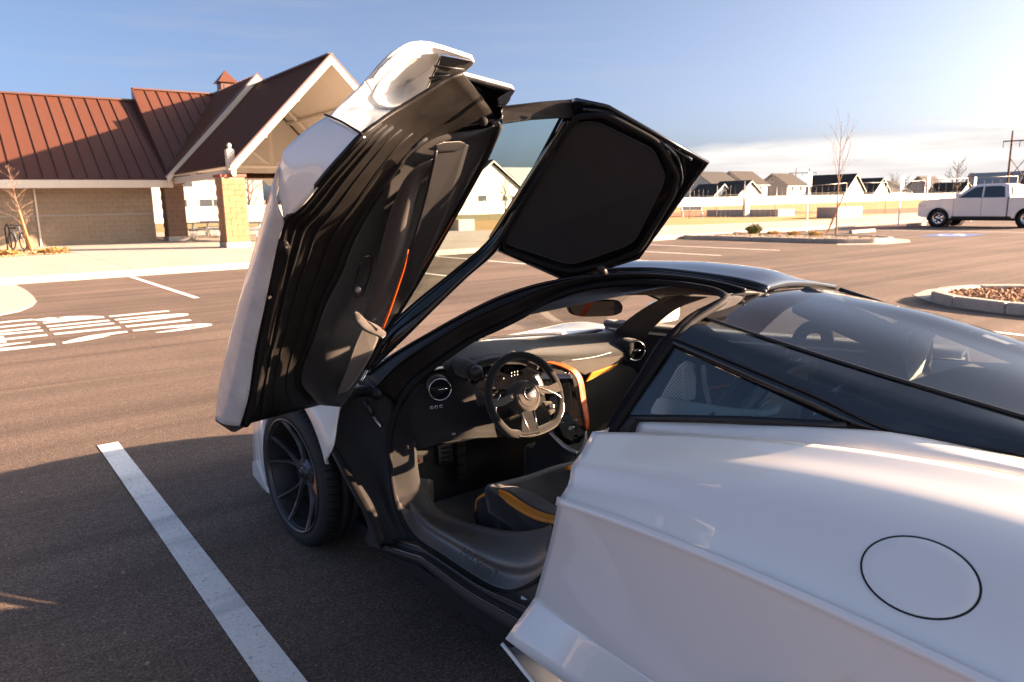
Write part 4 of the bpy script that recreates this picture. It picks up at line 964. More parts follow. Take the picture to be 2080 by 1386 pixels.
L6 = A((1178, 925, 1.215), (1330, 935, 1.262), (1480, 955, 1.285), (1700, 980, 1.30), (1880, 1015, 1.30), (2080, 1056, 1.295))+[V3((1.285, .05, .995)), V3((1.29, -.28, .93)), V3((1.34, -.7, .82))]
L4 = [a.lerp(b, .30)+V3((.004, 0, -.004)) for a, b in zip(L3b, L6)]
L5 = [a.lerp(b, .66)+V3((-.006, 0, .010)) for a, b in zip(L3b, L6)]
L7 = A((1190, 902, 1.25), (1330, 908, 1.31), (1480, 922, 1.345), (1690, 940, 1.372), (1860, 963, 1.382), (2080, 1003, 1.388))+[V3((1.37, .05, 1.02)), V3((1.38, -.28, .95)), V3((1.42, -.7, .83))]
L8 = A((1203, 877, 1.29), (1330, 885, 1.36), (1480, 895, 1.40), (1680, 909, 1.43), (1850, 926, 1.44), (2080, 957, 1.45))+[V3((1.44, .05, 1.03)), V3((1.46, -.28, .955)), V3((1.5, -.7, .835))]
import numpy as np
def taut(c, deg=3):
    y = np.array([p.y for p in c]); wts = np.array([4.0]+[1.0]*(len(c)-1))
    px_ = np.polyfit(y, [p.x for p in c], deg, w=wts); pz_ = np.polyfit(y, [p.z for p in c], deg, w=wts)
    return [V3((float(np.polyval(px_, yy)), float(yy), float(np.polyval(pz_, yy)))) for yy in np.linspace(y[0], y[-1], 16)]
L0, L1, L2, L3, L3b, L4, L5, L6, L7, L8 = [taut(c) for c in (L0, L1, L2, L3, L3b, L4, L5, L6, L7, L8)]
def mixc(a, b, q): return [p.lerp(r_, q) for p, r_ in zip(a, b)]
L3b = [p+V3((.006, 0, .009)) for p in L3]
FEND = [L0, mixc(L0, L1, .88), L1, mixc(L1, L2, .12), L2, mixc(L3, L2, .06), L3, L3b, L4, L5, L6, L7, L8]
qp = patch('quarter_panel', FEND, 'car_white', car, n=90, k=4, thick=.012, even=False)
def cut_arch(o):
    bm = bmesh.new(); bm.from_mesh(o.data)
    bmesh.ops.delete(bm, geom=[f for f in bm.faces if math.hypot(f.calc_center_median().y-.48, f.calc_center_median().z-.33) < .36 and f.calc_center_median().z < .72], context='FACES'); bm.to_mesh(o.data); bm.free()
cut_arch(qp)
tube('wheel_arch_lip', [V3((1.105, .48+.362*math.cos(t_*PI/24), .325+.362*math.sin(t_*PI/24))) for t_ in range(25)], .012, 'car_white', car, 8)
cut_arch(patch('quarter_panel', [[p+V3((0, 0, -.06*max(0, p.z-.7)/.3)) for p in MIR(c)] for c in FEND], 'car_white', car, n=60, k=4, even=False))
# shut face at the front edge of the panel
fe = [c[0] for c in FEND]
patch('shut_face', [fe, [p+V3((.05, .0, -.004)) for p in fe], [p+V3((.14, .05, -.01)) for p in fe]], 'car_white', car, n=40, k=2)
# lower lip line below the panel and the dark side intake blade
K = [LB[0]+V3((-.004, .005, -.012)), LB[1]+V3((-.01, 0, -.045)), LB[2]+V3((-.015, 0, -.09)), LB[2]+V3((-.01, -.25, -.12))]
patch('side_skirt', [K, [p+V3((.03, 0, -.03)) for p in K], [p+V3((.12, 0, -.035)) for p in K]], 'car_white', car, n=20, k=3, thick=.01)
# inner white panel below the quarter glass
T = A((1290, 850, 1.42), (1400, 855, 1.455), (1500, 860.5, 1.48), (1720, 871, 1.53), (1840, 883, 1.55), (2080, 931, 1.58))+[V3((1.58, .05, 1.035)), V3((1.6, -.28, .96))]
B_ = A((1281, 884, 1.41), (1400, 893, 1.44), (1500, 900, 1.46), (1720, 915, 1.485), (1840, 930, 1.49), (2080, 965, 1.50))+[V3((1.49, .05, 1.0)), V3((1.52, -.28, .93))]
patch('shoulder_panel', [[p+V3((.02, 0, -.06)) for p in B_], B_, [a.lerp(b, .5)+V3((-.004, 0, .006)) for a, b in zip(B_, T)], T], 'car_white', car, n=40, k=4, thick=.008, off=1)
# fuel flap: a disc set in a dark ring, lying in the haunch surface
me_eval = qp.data
fc = at(1871, 1175, X=1.165)
best = min(range(len(me_eval.vertices)), key=lambda i: ((me_eval.vertices[i].co-EYE).normalized()-(fc-EYE).normalized()).length)
def on_panel(px, py):
    """first hit of the line of sight with the quarter panel"""
    d = RT*((px-W0/2)/FPX) + UP*(-(py-H0/2)/FPX) + FW
    from mathutils.bvhtree import BVHTree
    global _bvh
    if '_bvh' not in globals(): _bvh = BVHTree.FromPolygons([tuple(v.co) for v in qp.data.vertices], [tuple(p.vertices) for p in qp.data.polygons])
    h = _bvh.ray_cast(EYE, d.normalized()); return h[0], h[1]
rim, disc_ = [], []
ctr, cn = on_panel(1871, 1174)
if cn.dot(EYE-ctr) < 0: cn = -cn
for i in range(48):
    t_ = 2*PI*i/48; ex, ey = 126*math.cos(t_), 78*math.sin(t_)
    c_, s_ = math.cos(R(19)), math.sin(R(19)); px, py = 1871+ex*c_-ey*s_, 1174+ex*s_+ey*c_
    h, nn = on_panel(px, py); nn = nn if nn.dot(EYE-h) > 0 else -nn
    rim.append((h, nn)); 
tube('flap_gap', [h+nn*.0002 for h, nn in rim]+[rim[0][0]+rim[0][1]*.0002], .0018, 'rubber', car, 8)
inner = []
ringv = [h.lerp(ctr, .020)+nn*.0012 for h, nn in rim]; r2 = [h.lerp(ctr, .04)+nn*.0022 for h, nn in rim]
rows = [[h.lerp(ctr, .018)-nn*.002 for h, nn in rim], ringv, r2]
for q in (.25, .5, .75):
    row = []
    for i in range(48):
        t_ = 2*PI*i/48; ex, ey = 126*(1-q)*math.cos(t_), 78*(1-q)*math.sin(t_); h, nn = on_panel(1871+ex*c_-ey*s_, 1174+ex*s_+ey*c_); nn = nn if nn.dot(EYE-h) > 0 else -nn
        row.append(h+nn*.0024)
    rows.append(row)
v_ = [p for r_ in rows for p in r_]+[ctr+cn*.0024]; f_ = [(j*48+i, j*48+(i+1) % 48, (j+1)*48+(i+1) % 48, (j+1)*48+i) for j in range(len(rows)-1) for i in range(48)]+[((len(rows)-1)*48+i, (len(rows)-1)*48+(i+1) % 48, len(v_)-1) for i in range(48)]
mobj('fuel_flap', v_, f_, 'car_white', car, True)

# ---- greenhouse: rear side glass, buttress glass, rear screen
qw = A((1263, 842, 1.40), (1354, 700, 1.50), (1450, 743, 1.515), (1580, 802, 1.53), (1700, 857, 1.545))
gl = plate('quarter_window', qw, 'tint_glass', car, .005, (-1, 0, .3), 0)
fr_ = [qw[0], qw[1], qw[4]]
tube('quarter_window_frame', A((1252, 852, 1.395), (1300, 772, 1.44), (1350, 692, 1.495)), [.014, .012, .014], 'satin_black', car, 8, spl=12)
tube('quarter_window_frame', A((1252, 849, 1.40), (1480, 853, 1.47), (1720, 865, 1.55)), .010, 'satin_black', car, 8, spl=12)
C1 = A((1356, 683, 1.497), (1500, 741, 1.525), (1660, 808, 1.55), (1820, 879, 1.565), (2060, 922, 1.60), (2250, 965, 1.62))
C0 = A((1350, 698, 1.492), (1480, 756, 1.515), (1620, 822, 1.54), (1745, 870, 1.555), (2060, 930, 1.59), (2250, 975, 1.61))
C2 = A((1414, 641, 1.60), (1560, 689, 1.63), (1740, 747, 1.66), (1900, 795, 1.68), (2080, 848, 1.70), (2300, 915, 1.72))
patch('buttress_frame', [C0, [a.lerp(b, .5)+V3((-.006, 0, .003)) for a, b in zip(C0, C1)], C1], 'gloss_black', car, n=30, k=3, thick=.012)
patch('buttress_glass', [C1, [a.lerp(b, .5)+V3((-.012, 0, .010)) for a, b in zip(C1, C2)], C2], 'rear_glass', car, n=40, k=5)
tube('glass_edge', [p+V3((-.002, 0, .002)) for p in C2], .0045, 'satin_black', car, 6, spl=40)
tube('glass_edge', [p+V3((-.002, 0, .003)) for p in C1], .0035, 'satin_black', car, 6, spl=40)
# frit band of the buttress glass along its lower and front edge
Ca = [a.lerp(b, .42) for a, b in zip(C1, C2)]
fb = [p+V3((.006, 0, -.004)) for p in C1]
patch('glass_frit', [fb, [a.lerp(b, s)+V3((.004, 0, -.005)) for a, b, s in zip(C1, C2, (.95, .42, .30, .32, .36, .6))]], 'satin_black', car, n=40, k=3)
C4 = A((1705, 592, 2.62), (1850, 640, 2.64), (1990, 692, 2.66), (2080, 725, 2.68), (2250, 790, 2.70), (2420, 860, 2.70))
C3 = A((1600, 588, 2.14))+[V3((2.16, 1.10, 1.228)), V3((2.17, .90, 1.19)), V3((2.18, .68, 1.14)), V3((2.19, .42, 1.075)), V3((2.2, .12, 1.0))]
C4 = [C4[0]]+C4[1:]
F1 = [C2[0]]+A((1480, 612, 1.78), (1555, 595, 1.95))+[C3[0]]+A((1655, 586, 2.38))+[C4[0]]
def arc(a, b, c): return [a, a.lerp(b, .34)+V3((0, 0, .020)), a.lerp(b, .68)+V3((0, 0, .014)), b, b.lerp(c, .5)+V3((0, 0, .016)), c]
ROWS = [F1]+[arc(C2[i], C3[i], C4[i]) for i in range(1, 6)]
RB = [a.lerp(b, q) for a, b, q in zip(F1, ROWS[1], (.86, .74, .60, .52, .45, .30))]
RC = [a.lerp(b, .5)+V3((0, 0, .004)) for a, b in zip(F1, RB)]
patch('screen_frit', [F1, RC, RB], 'frit_black', car, n=36, k=5, even=False)
patch('rear_screen', [RB, [a.lerp(b, .5)+V3((0, 0, .003)) for a, b in zip(RB, ROWS[2])], ROWS[2], ROWS[3], ROWS[4], ROWS[5]], 'rear_glass', car, n=36, k=6, even=False)
patch('far_buttress', [C4, [p+V3((.03, 0, -.03)) for p in C4], [p+V3((.05, 0, -.05)) for p in C4]], 'satin_black', car, n=24, k=3)
tube('glass_edge', [p+V3((0, 0, .004)) for p in C4], .012, 'satin_black', car, 6, spl=30)
# ---- roof: spine panel, cant rail, far half
r0 = A((1225, 557, 1.96), (1315, 556, 1.985), (1380, 562, 1.975), (1480, 577, 1.955), (1555, 594.5, 1.95))
rs = [r0[0]+V3((.16, .1, .012)), r0[1]+V3((.17, .02, .014)), r0[2]+V3((.18, .0, .016)), r0[3]+V3((.2, .0, .012)), C3[0]+V3((0, .006, .002))]
re = [V3((2.46, 2.12, 1.195)), V3((2.46, 1.86, 1.228)), V3((2.45, 1.72, 1.235)), V3((2.42, 1.55, 1.225)), F1[4]+V3((0, .006, .002))]
rr_ = [V3((2.66, 2.08, 1.12)), V3((2.72, 1.86, 1.16)), V3((2.74, 1.72, 1.165)), V3((2.75, 1.55, 1.15)), C4[0]+V3((0, .006, .002))]
r0h = [r0[0]+V3((.02, .24, -.03))]+r0
rsh = [rs[0]+V3((.03, .26, -.045))]+rs
reh = [re[0]+V3((.02, .24, -.075))]+re
rrh = [rr_[0]+V3((.03, .22, -.09))]+rr_
patch('roof', [r0h, rsh, reh, rrh], 'gloss_black', car, n=36, k=7, thick=.02, off=1)
tube('roof_seam', [p+V3((.0, 0, .003)) for p in r0[1:]], .003, 'rubber', car, 6, spl=24)
tube('roof_seam', [p+V3((.0, 0, .003)) for p in rs[1:]], .003, 'rubber', car, 6, spl=24)

# ---- door aperture: seal loop and black frame
S = A((1110, 1165, 1.27), (1075, 1193, 1.26), (1026, 1204, 1.25), (975, 1184, 1.24), (900, 1135, 1.24), (840, 1093, 1.24), (810, 1040, 1.26), (797, 981, 1.29), (791, 905, 1.33), (797, 865, 1.36), (812, 822, 1.39), (842, 780, 1.43), (893, 737, 1.50), (959, 692, 1.60), (1014, 666, 1.66), (1060, 643, 1.72), (1130, 603, 1.80), (1190, 585, 1.85), (1251, 576, 1.88), (1320, 574, 1.88), (1379, 578, 1.85), (1430, 586, 1.80), (1460, 594, 1.75), (1474, 607, 1.69), (1450, 626, 1.635), (1412, 650, 1.57), (1382, 676, 1.52), (1340, 728, 1.47), (1300, 790, 1.43), (1262, 848, 1.39), (1232, 895, 1.36), (1190, 975, 1.33), (1150, 1070, 1.30), (1125, 1130, 1.28), (1110, 1165, 1.27))
tube('door_seal', S, .0105, 'rubber', car, 8, spl=160)
# A-pillar and cant rail, outer skin to seal
O = A((745, 762, 1.36), (800, 722, 1.44), (870, 681, 1.53), (940, 642, 1.62), (1010, 608, 1.71), (1060, 590, 1.77), (1100, 579, 1.81), (1160, 567, 1.87), (1220, 560, 1.92), (1300, 557, 1.955), (1380, 563, 1.955), (1460, 574, 1.945), (1520, 587, 1.94), (1556, 596, 1.94))
Ssub = A((806, 838, 1.385), (842, 780, 1.43), (893, 737, 1.50), (959, 692, 1.60), (1014, 666, 1.66), (1060, 643, 1.72), (1100, 618, 1.765), (1150, 596, 1.82), (1210, 581, 1.865), (1290, 574.5, 1.885), (1370, 577, 1.855), (1420, 584, 1.815), (1450, 591, 1.77), (1470, 600, 1.735))
mid = [a.lerp(b, .42)+V3((-.015, 0, .010)) for a, b in zip(O, Ssub)]
mid2 = [a.lerp(b, .72)+V3((.022, 0, -.010)) for a, b in zip(O, Ssub)]
patch('a_pillar', [O, mid, mid2, Ssub], 'dusty_black', car, n=60, k=4, thick=.01)
tube('pillar_trim', [p+V3((-.003, 0, .003)) for p in mid2], .0035, 'rubber', car, 6, spl=60)
tube('pillar_trim', [p+V3((-.004, 0, .004)) for p in mid], .0045, 'satin_black', car, 6, spl=60)
tube('gutter_lip', [p+V3((0, 0, .004)) for p in O], .007, 'gloss_black', car, 6, spl=60)
# B-pillar and roof corner
BO = A((1556, 596, 1.94), (1520, 602, 1.86), (1480, 613, 1.77), (1445, 627, 1.68), (1414, 641, 1.60), (1385, 663, 1.54), (1356, 690, 1.495), (1310, 762, 1.45), (1252, 850, 1.395), (1243, 890, 1.385))
BI = A((1470, 600, 1.735), (1474, 607, 1.70), (1462, 618, 1.665), (1440, 633, 1.62), (1412, 650, 1.575), (1382, 676, 1.522), (1340, 728, 1.472), (1300, 790, 1.432), (1248, 868, 1.38), (1228, 905, 1.36))
patch('b_pillar', [BO, [a.lerp(b, .5)+V3((-.008, .0, .006)) for a, b in zip(BO, BI)], BI], 'matte_black', car, n=40, k=4, thick=.01)
BJ = [p+V3((.10, .015, -.01)) for p in BI]
patch('b_pillar_lining', [BI, [p+V3((.05, .01, 0)) for p in BI], BJ], 'alcantara', car, n=40, k=3)
# black post between quarter glass and shoulder panel
plate('pillar_foot', A((1243, 850, 1.392), (1291, 850, 1.40), (1280, 882, 1.392), (1235, 884, 1.37)), 'satin_black', car, .02, (1, 0, 0), .003)
# hinge panel between wheel arch and cabin
H0_ = A((630, 796, 1.27), (653, 870, 1.20), (682, 921, 1.17), (719, 991, 1.16), (751, 1049, 1.16), (777, 1106, 1.16))
H1_ = A((690, 790, 1.33), (715, 870, 1.28), (735, 925, 1.26), (758, 990, 1.24), (778, 1045, 1.22), (796, 1100, 1.19))
H2_ = A((745, 762, 1.37), (762, 850, 1.34), (773, 915, 1.31), (781, 985, 1.285), (793, 1045, 1.255), (820, 1098, 1.225))
H3_ = A((806, 838, 1.386), (796, 868, 1.362), (791, 905, 1.334), (797, 981, 1.292), (810, 1040, 1.262), (840, 1093, 1.242))
patch('hinge_panel', [H0_, H1_, H2_, H3_], 'alcantara', car, n=30, k=5, thick=.01)
plate('hinge_panel_head', A((700, 770, 1.35), (745, 760, 1.365), (806, 838, 1.387), (770, 880, 1.345), (720, 850, 1.31)), 'black_plastic', car, .02, (1, 0, 0), .004)
tube('wheel_arch_edge', A((630, 796, 1.265), (653, 870, 1.19), (682, 921, 1.16), (719, 991, 1.15), (751, 1049, 1.15), (777, 1106, 1.15)), [.012, .013, .016, .018, .018, .014], 'dusty_black', car, 8, spl=30)
plate('mud_flap', A((735, 1038, 1.155), (752, 1050, 1.155), (778, 1104, 1.155), (772, 1116, 1.155), (752, 1113, 1.155), (741, 1098, 1.155), (748, 1075, 1.155)), 'black_plastic', car, .02, (1, 0, 0), .004)
# sill
K0 = A((772, 1117, 1.165), (835, 1139, 1.165), (857, 1149, 1.165), (943, 1222, 1.16), (1035, 1282, 1.15), (1100, 1330, 1.145))
K1 = A((779, 1107, 1.17), (838, 1126, 1.172), (867, 1138, 1.172), (955, 1201, 1.168), (1050, 1256, 1.16), (1110, 1300, 1.155))
K2 = A((785, 1103, 1.195), (842, 1119, 1.197), (872, 1132, 1.197), (965, 1194, 1.193), (1058, 1243, 1.187), (1120, 1280, 1.18))
K3 = A((800, 1098, 1.20), (846, 1110, 1.205), (880, 1130, 1.205), (975, 1192, 1.20), (1062, 1232, 1.195), (1120, 1262, 1.19))
K4 = A((815, 1094, 1.225), (848, 1103, 1.225), (895, 1136, 1.225), (982, 1192, 1.225), (1050, 1214, 1.225), (1120, 1225, 1.22))
K5 = A((840, 1093, 1.241), (862, 1108, 1.240), (900, 1135, 1.24), (975, 1184, 1.24), (1026, 1204, 1.25), (1110, 1165, 1.27))
patch('sill', [[p+V3((.06, 0, -.05)) for p in K0], K0, K1, K2, K3, K4, K5], 'black_plastic', car, n=40, k=3, thick=.006)
tube('sill_trim', [p+V3((-.004, 0, 0)) for p in K1], .004, 'gloss_black', car, 6, spl=40)
tube('sill_trim', [p+V3((-.003, 0, .002)) for p in K3], .0035, 'gloss_black', car, 6, spl=40)
box('vin_plate', 1.222, 1.226, 1.56, 1.59, .352, .378, 'white_mark', car, .001)

# ---- front wing, bonnet and nose (dome over the wheel arch)
WCY, WCZ = 3.15, .327
def fan(X, ry, rz, cz, a0, a1, n=16): return [V3((X, WCY+ry*math.cos(R(a0+(a1-a0)*i/n)), cz+rz*math.sin(R(a0+(a1-a0)*i/n)))) for i in range(n+1)]
FW_ = [fan(1.150, .385, .375, WCZ, -28, 158), fan(1.135, .40, .39, WCZ, -28, 156), fan(1.15, .52, .435, WCZ, -25, 145), fan(1.24, .66, .475, WCZ, -22, 122), fan(1.45, .80, .455, WCZ, -20, 106), fan(1.75, .90, .425, .335, -20, 102), fan(XC, .93, .41, .34, -20, 101)]
patch('front_wing', FW_, 'car_white', car, n=40, k=4, thick=.01)
patch('front_wing', [MIR(c) for c in FW_], 'car_white', car, n=40, k=4, thick=.01)
# front bumper corner ahead of the wheel, marker lamp and lamp lens
BQ = [A((515, 838, 1.17), (513, 890, 1.165), (516, 945, 1.16), (528, 985, 1.155), (545, 1003, 1.15)), A((530, 835, 1.145), (529, 890, 1.145), (533, 940, 1.145), (540, 975, 1.145), (549, 1003, 1.145))]
patch('bumper_corner', BQ, 'car_white', car, n=20, k=3, thick=.01)
plate('side_marker', A((519, 830, 1.14), (533, 826, 1.14), (534, 845, 1.14), (521, 848, 1.14)), 'marker_lens', car, .03, (1, 0, 0), .004)
lampq = A((512, 938, 1.15), (520, 935, 1.145), (540, 990, 1.14), (543, 1002, 1.14), (528, 985, 1.145), (513, 965, 1.15))
plate('splitter_end', lampq, 'car_white', car, .03, (1, 0, 0), .004)
# cowl grille seen under the raised door
plate('cowl_grille', A((748, 742, 1.45), (812, 722, 1.56), (816, 728, 1.56), (752, 756, 1.45)), 'black_plastic', car, .02, (0, 0, -1), .003)
tube('cowl_lip', A((750, 738, 1.45), (780, 728, 1.50), (830, 712, 1.60)), .006, 'car_white', car, 6, spl=8)
# windscreen
WT = [V3((1.88, 2.26, 1.165)), V3((1.98, 2.33, 1.20)), V3((2.25, 2.35, 1.20)), V3((2.50, 2.26, 1.15))]
WB = [V3((1.56, 2.88, .84))]+[V3((1.75, 3.05, .86)), V3((2.3, 3.08, .86)), V3((2.76, 2.85, .84))]
patch('windscreen', [WT, [a.lerp(b, .5)+V3((0, .03, .01)) for a, b in zip(WT, WB)], WB], 'screen_glass', car, n=24, k=6)
# underside and rear bulk so the car is closed
box('floor_pan', 1.28, 2.96, -.6, 3.0, .11, .17, 'black_plastic', car)
box('wheel_housing', 1.36, 2.88, 2.72, 3.72, .17, .62, 'black_plastic', car)
patch('engine_cover', [[p+V3((.02, 0, -.03)) for p in T], [V3((XC, p.y, p.z-.12)) for p in T], MIR([p+V3((.02, 0, -.03)) for p in T])], 'satin_black', car, n=24, k=4)
TL = [L0[-1], L2[-1], L5[-1], L8[-1]]
patch('tail', [TL, [V3((XC, p.y-.12, p.z)) for p in TL], MIR(TL)], 'car_white', car, n=16, k=6, thick=.01)

# ---- wheels
def wheel(cx, cy, cz, r, rr, wdt, side, rz, lab=None, full=True):
    """r tyre radius, rr rim radius, side -1: outer face towards -X"""
    M_ = Matrix.Translation((cx, cy, cz)) @ Matrix.Rotation(rz, 4, 'Z') @ Matrix.Diagonal((side, 1, 1, 1))
    w_ = wdt
    prof = [(rr-.012, -.01), (rr+.004, .004), (rr+.012, .006), (rr+.03, .010), (r-.022, .004), (r-.010, -.006), (r-.003, -.018), (r, -.035)]
    for gx in (-.075, -.125, -.175):
        if -gx+.02 < w_: prof += [(r, gx+.008), (r-.009, gx+.006), (r-.009, gx-.006), (r, gx-.008)]
    prof += [(r, -w_+.035), (r-.012, -w_+.008), (rr+.03, -w_), (rr-.01, -w_+.01)]
    ty = lathe('tyre', prof, 72, 'tyre', car, M_)
    if not full: 
        lathe('rim', [(rr, .0), (rr-.03, -.03), (.05, -.05), (.001, -.05)], 32, 'rim_black', ty, M_); return
    # tread sipes: shallow slots as thin dark ribs across the shoulder
    mb_ = MB()
    for k_ in range(60):
        a_ = 2*PI*k_/60
        pts = [M_ @ V3((x, (rq)*math.cos(a_+da), (rq)*math.sin(a_+da))) for x, rq, da in ((-.008, r-.007, 0), (-.03, r+.0008, .006), (-.066, r+.0008, .03))]
        mb_.tube(pts, .0026, 4)
    o = mb_.build('tread_sipes', 'rubber', ty); o['kind'] = 'stuff'
    # rim barrel, lip and spokes
    lathe('rim', [(rr+.006, .004), (rr+.008, .010), (rr+.003, .012), (rr-.003, .008), (rr-.006, -.004), (rr-.010, -.03), (rr-.020, -.09), (rr-.030, -.18), (rr-.02, -.215)], 64, 'rim_black', ty, M_)
    lathe('hub', [(.001, -.046), (.026, -.046), (.030, -.050), (.034, -.062), (.062, -.060), (.070, -.070), (.074, -.12)], 32, 'rim_black', ty, M_)
    lathe('hub_cap', [(.001, -.040), (.019, -.041), (.022, -.048)], 20, 'satin_black', ty, M_)
    for k_ in range(5):
        a0 = 2*PI*k_/5+R(16)
        for s in (-1, 1):
            def pol(rad, ang, x): return M_ @ V3((x, rad*math.cos(ang), rad*math.sin(ang)))
            path = [(.045, 0, -.058), (.10, s*.10, -.052), (.16, s*.19, -.040), (.21, s*.245, -.020), (rr-.003, s*.268, .002)]
            wd = [.034, .024, .017, .015, .019]
            path = [(a, a0+b_, c) for a, b_, c in path]
            v_, f_ = [], []
            P5 = resample([V3((c, a*math.cos(b_), a*math.sin(b_))) for a, b_, c in path], 13)
            for i, p in enumerate(P5):
                t_ = i/12*4; j = min(int(t_), 3); w2 = (wd[j]+(wd[j+1]-wd[j])*(t_-j))/2
                d = (P5[min(i+1, 12)]-P5[max(i-1, 0)]).normalized(); sd = d.cross(V3((1, 0, 0))).normalized()
                for q in (p-sd*w2+V3((-.012, 0, 0)), p-sd*w2*.45, p+sd*w2*.45, p+sd*w2+V3((-.012, 0, 0)), p+sd*w2*.8+V3((-.034, 0, 0)), p-sd*w2*.8+V3((-.034, 0, 0))): v_.append(M_ @ q)
            for i in range(12):
                for j in range(6): f_.append((i*6+j, i*6+(j+1) % 6, (i+1)*6+(j+1) % 6, (i+1)*6+j))
            mobj('spoke', v_, f_, 'rim_black', ty)
    lathe('brake_disc', [(.06, -.10), (.185, -.10), (.185, -.13), (.06, -.13)], 48, 'disc', ty, M_)
    # orange caliper on the rear side of the disc
    n = 10; v_ = []
    for i in range(n+1):
        a_ = R(165+75*i/n)
        for rad, x in ((.078, -.064), (.205, -.058), (.205, -.145), (.078, -.145)): v_.append(M_ @ V3((x, rad*math.cos(a_), rad*math.sin(a_))))
    f_ = [(i*4+j, i*4+(j+1) % 4, (i+1)*4+(j+1) % 4, (i+1)*4+j) for i in range(n) for j in range(4)]+[(3, 2, 1, 0), (n*4, n*4+1, n*4+2, n*4+3)]
    bevel(mobj('brake_caliper', v_, f_, 'caliper', ty), .008, 2)
    lathe('inner_shield', [(rr-.04, -.20), (.02, -.19)], 32, 'black_plastic', ty, M_)
wheel(1.118, 3.13, .330, .330, .256, .235, -1, R(4))
wheel(2*XC-1.125, 3.155, .327, .327, .254, .235, 1, 0, full=False)
wheel(1.115, .48, .345, .345, .262, .29, -1, 0, full=False)
wheel(2*XC-1.115, .48, .345, .345, .262, .29, 1, 0, full=False)

tube('wiper', A((960, 694, 1.92), (985, 688, 2.0), (1060, 682, 2.2), (1140, 678, 2.42)), .007, 'black_plastic', car, 6, spl=14)
# ================================================================== the raised door (opens forward and up about a slanted hinge line)
def Xo(px, py): return .76+.001322*(px-578)+.0003*(py-310)      # lateral place of the outer skin
def Xi(px, py): return .735+.0019*(px-577)+.0007*(py-452)       # of the inner trim
def Xr(px, py): return 1.59+.000666*(px-1138)+.00093*(py-243)   # of the roof section
def DO(*t, off=0): return [at(p[0], p[1], X=Xo(p[0], p[1])+off+(p[2] if len(p) > 2 else 0)) for p in t]
def DI(*t, off=0): return [at(p[0], p[1], X=Xi(p[0], p[1])+off+(p[2] if len(p) > 2 else 0)) for p in t]
def DR(*t, off=0): return [at(p[0], p[1], X=Xr(p[0], p[1])+off+(p[2] if len(p) > 2 else 0)) for p in t]
# border between white skin and black jamb, front-bottom to rear-top
BORD = [(487, 866), (503, 808), (519, 712), (536, 629), (553, 546), (566, 490), (577, 452), (607, 424), (660, 360), (700, 316), (737, 277), (785, 240), (832, 212), (880, 182), (915, 160), (940, 152)]
TRIM = [(655, 822), (612, 772), (639, 686), (665, 613), (693, 560), (719, 493), (757, 424), (812, 345), (856, 298), (899, 275), (953, 266), (985, 262), (1005, 258), (1013, 256), (1015, 255), (1016, 254)]
bx_ = [at(p[0], p[1], X=x) for p, x in zip(BORD, (.80, .797, .793, .79, .787, .783, .78, .79, .805, .825, .85, .93, 1.0, 1.06, 1.11, 1.14))]
tx_ = DI(*TRIM)
bx_ = resample(bx_, 40); tx_ = resample(tx_, 40)
offs = [0, .016, .020, .030, .028, .036, .034, .030, .018, .008, 0]
cur = []
for k_, o_ in enumerate(offs):
    q = k_/(len(offs)-1); q = q**1.15
    cur.append([a.lerp(b, q)+V3((o_, o_*.3, 0))*(1 if i < 26 else max(.25, 1-(i-26)/10)) for i, (a, b) in enumerate(zip(bx_, tx_))])
door = patch('door', cur, 'dusty_black', car, n=60, k=5, thick=.012, even=False)
door['label'] = 'raised door with white outer skin, black inner frame and suede trim'
def jam(q): return [cr_point(cur_t, q*(len(cur)-1)) for cur_t in [[c[i] for c in cur] for i in range(40)]]
for q, rr_j, mm in ((.05, .004, 'rubber'), (.14, .005, 'rubber'), (.24, .007, 'rubber'), (.40, .004, 'rubber'), (.60, .004, 'rubber'), (.9, .008, 'rubber')):
    tube('door_seal_lip', [p+V3((-.003, -.001, 0)) for p in jam(q)[1:34]], rr_j, mm, door, 8, spl=70)
# lower outer skin
E3 = bx_[:17]
E3 = [at(p[0], p[1], X=.80-.02*i/6) for i, p in enumerate(BORD[:7])]
E1 = [at(p[0], p[1], X=.775-.012*i/6) for i, p in enumerate([(437, 848), (446, 775), (470, 672), (498, 568), (525, 480), (548, 400), (566, 338)])]
E2 = [a.lerp(b, .62)+V3((-.022, -.01, .0)) for a, b in zip(E1, E3)]
E2b = [a.lerp(b, .22)+V3((-.016, 0, .0)) for a, b in zip(E1, E3)]
E0 = [p+V3((.035, .06, .0)) for p in E1]
patch('door_skin', [E0, E1, E2b, E2, E3], 'car_white_dirty', door, n=40, k=5, thick=.006)
tip = [at(437, 846, X=.772), at(462, 858, X=.785), at(490, 868, X=.80), at(497, 868, X=.81), at(478, 879, X=.80), at(470, 878, X=.798), at(437, 856, X=.775)]
plate('skin_end_cap', tip, 'black_plastic', door, .03, (.4, .9, .1), .003)
patch('sill_rubber', [A((488, 866, .805), (503, 808, .803), (536, 629, .795), (566, 490, .785)), A((503, 868, .83), (519, 812, .82), (552, 632, .81), (580, 492, .80)), A((515, 852, .86), (530, 800, .85), (562, 640, .83), (590, 505, .815))], 'dusty_black', door, n=24, k=4, thick=.008)
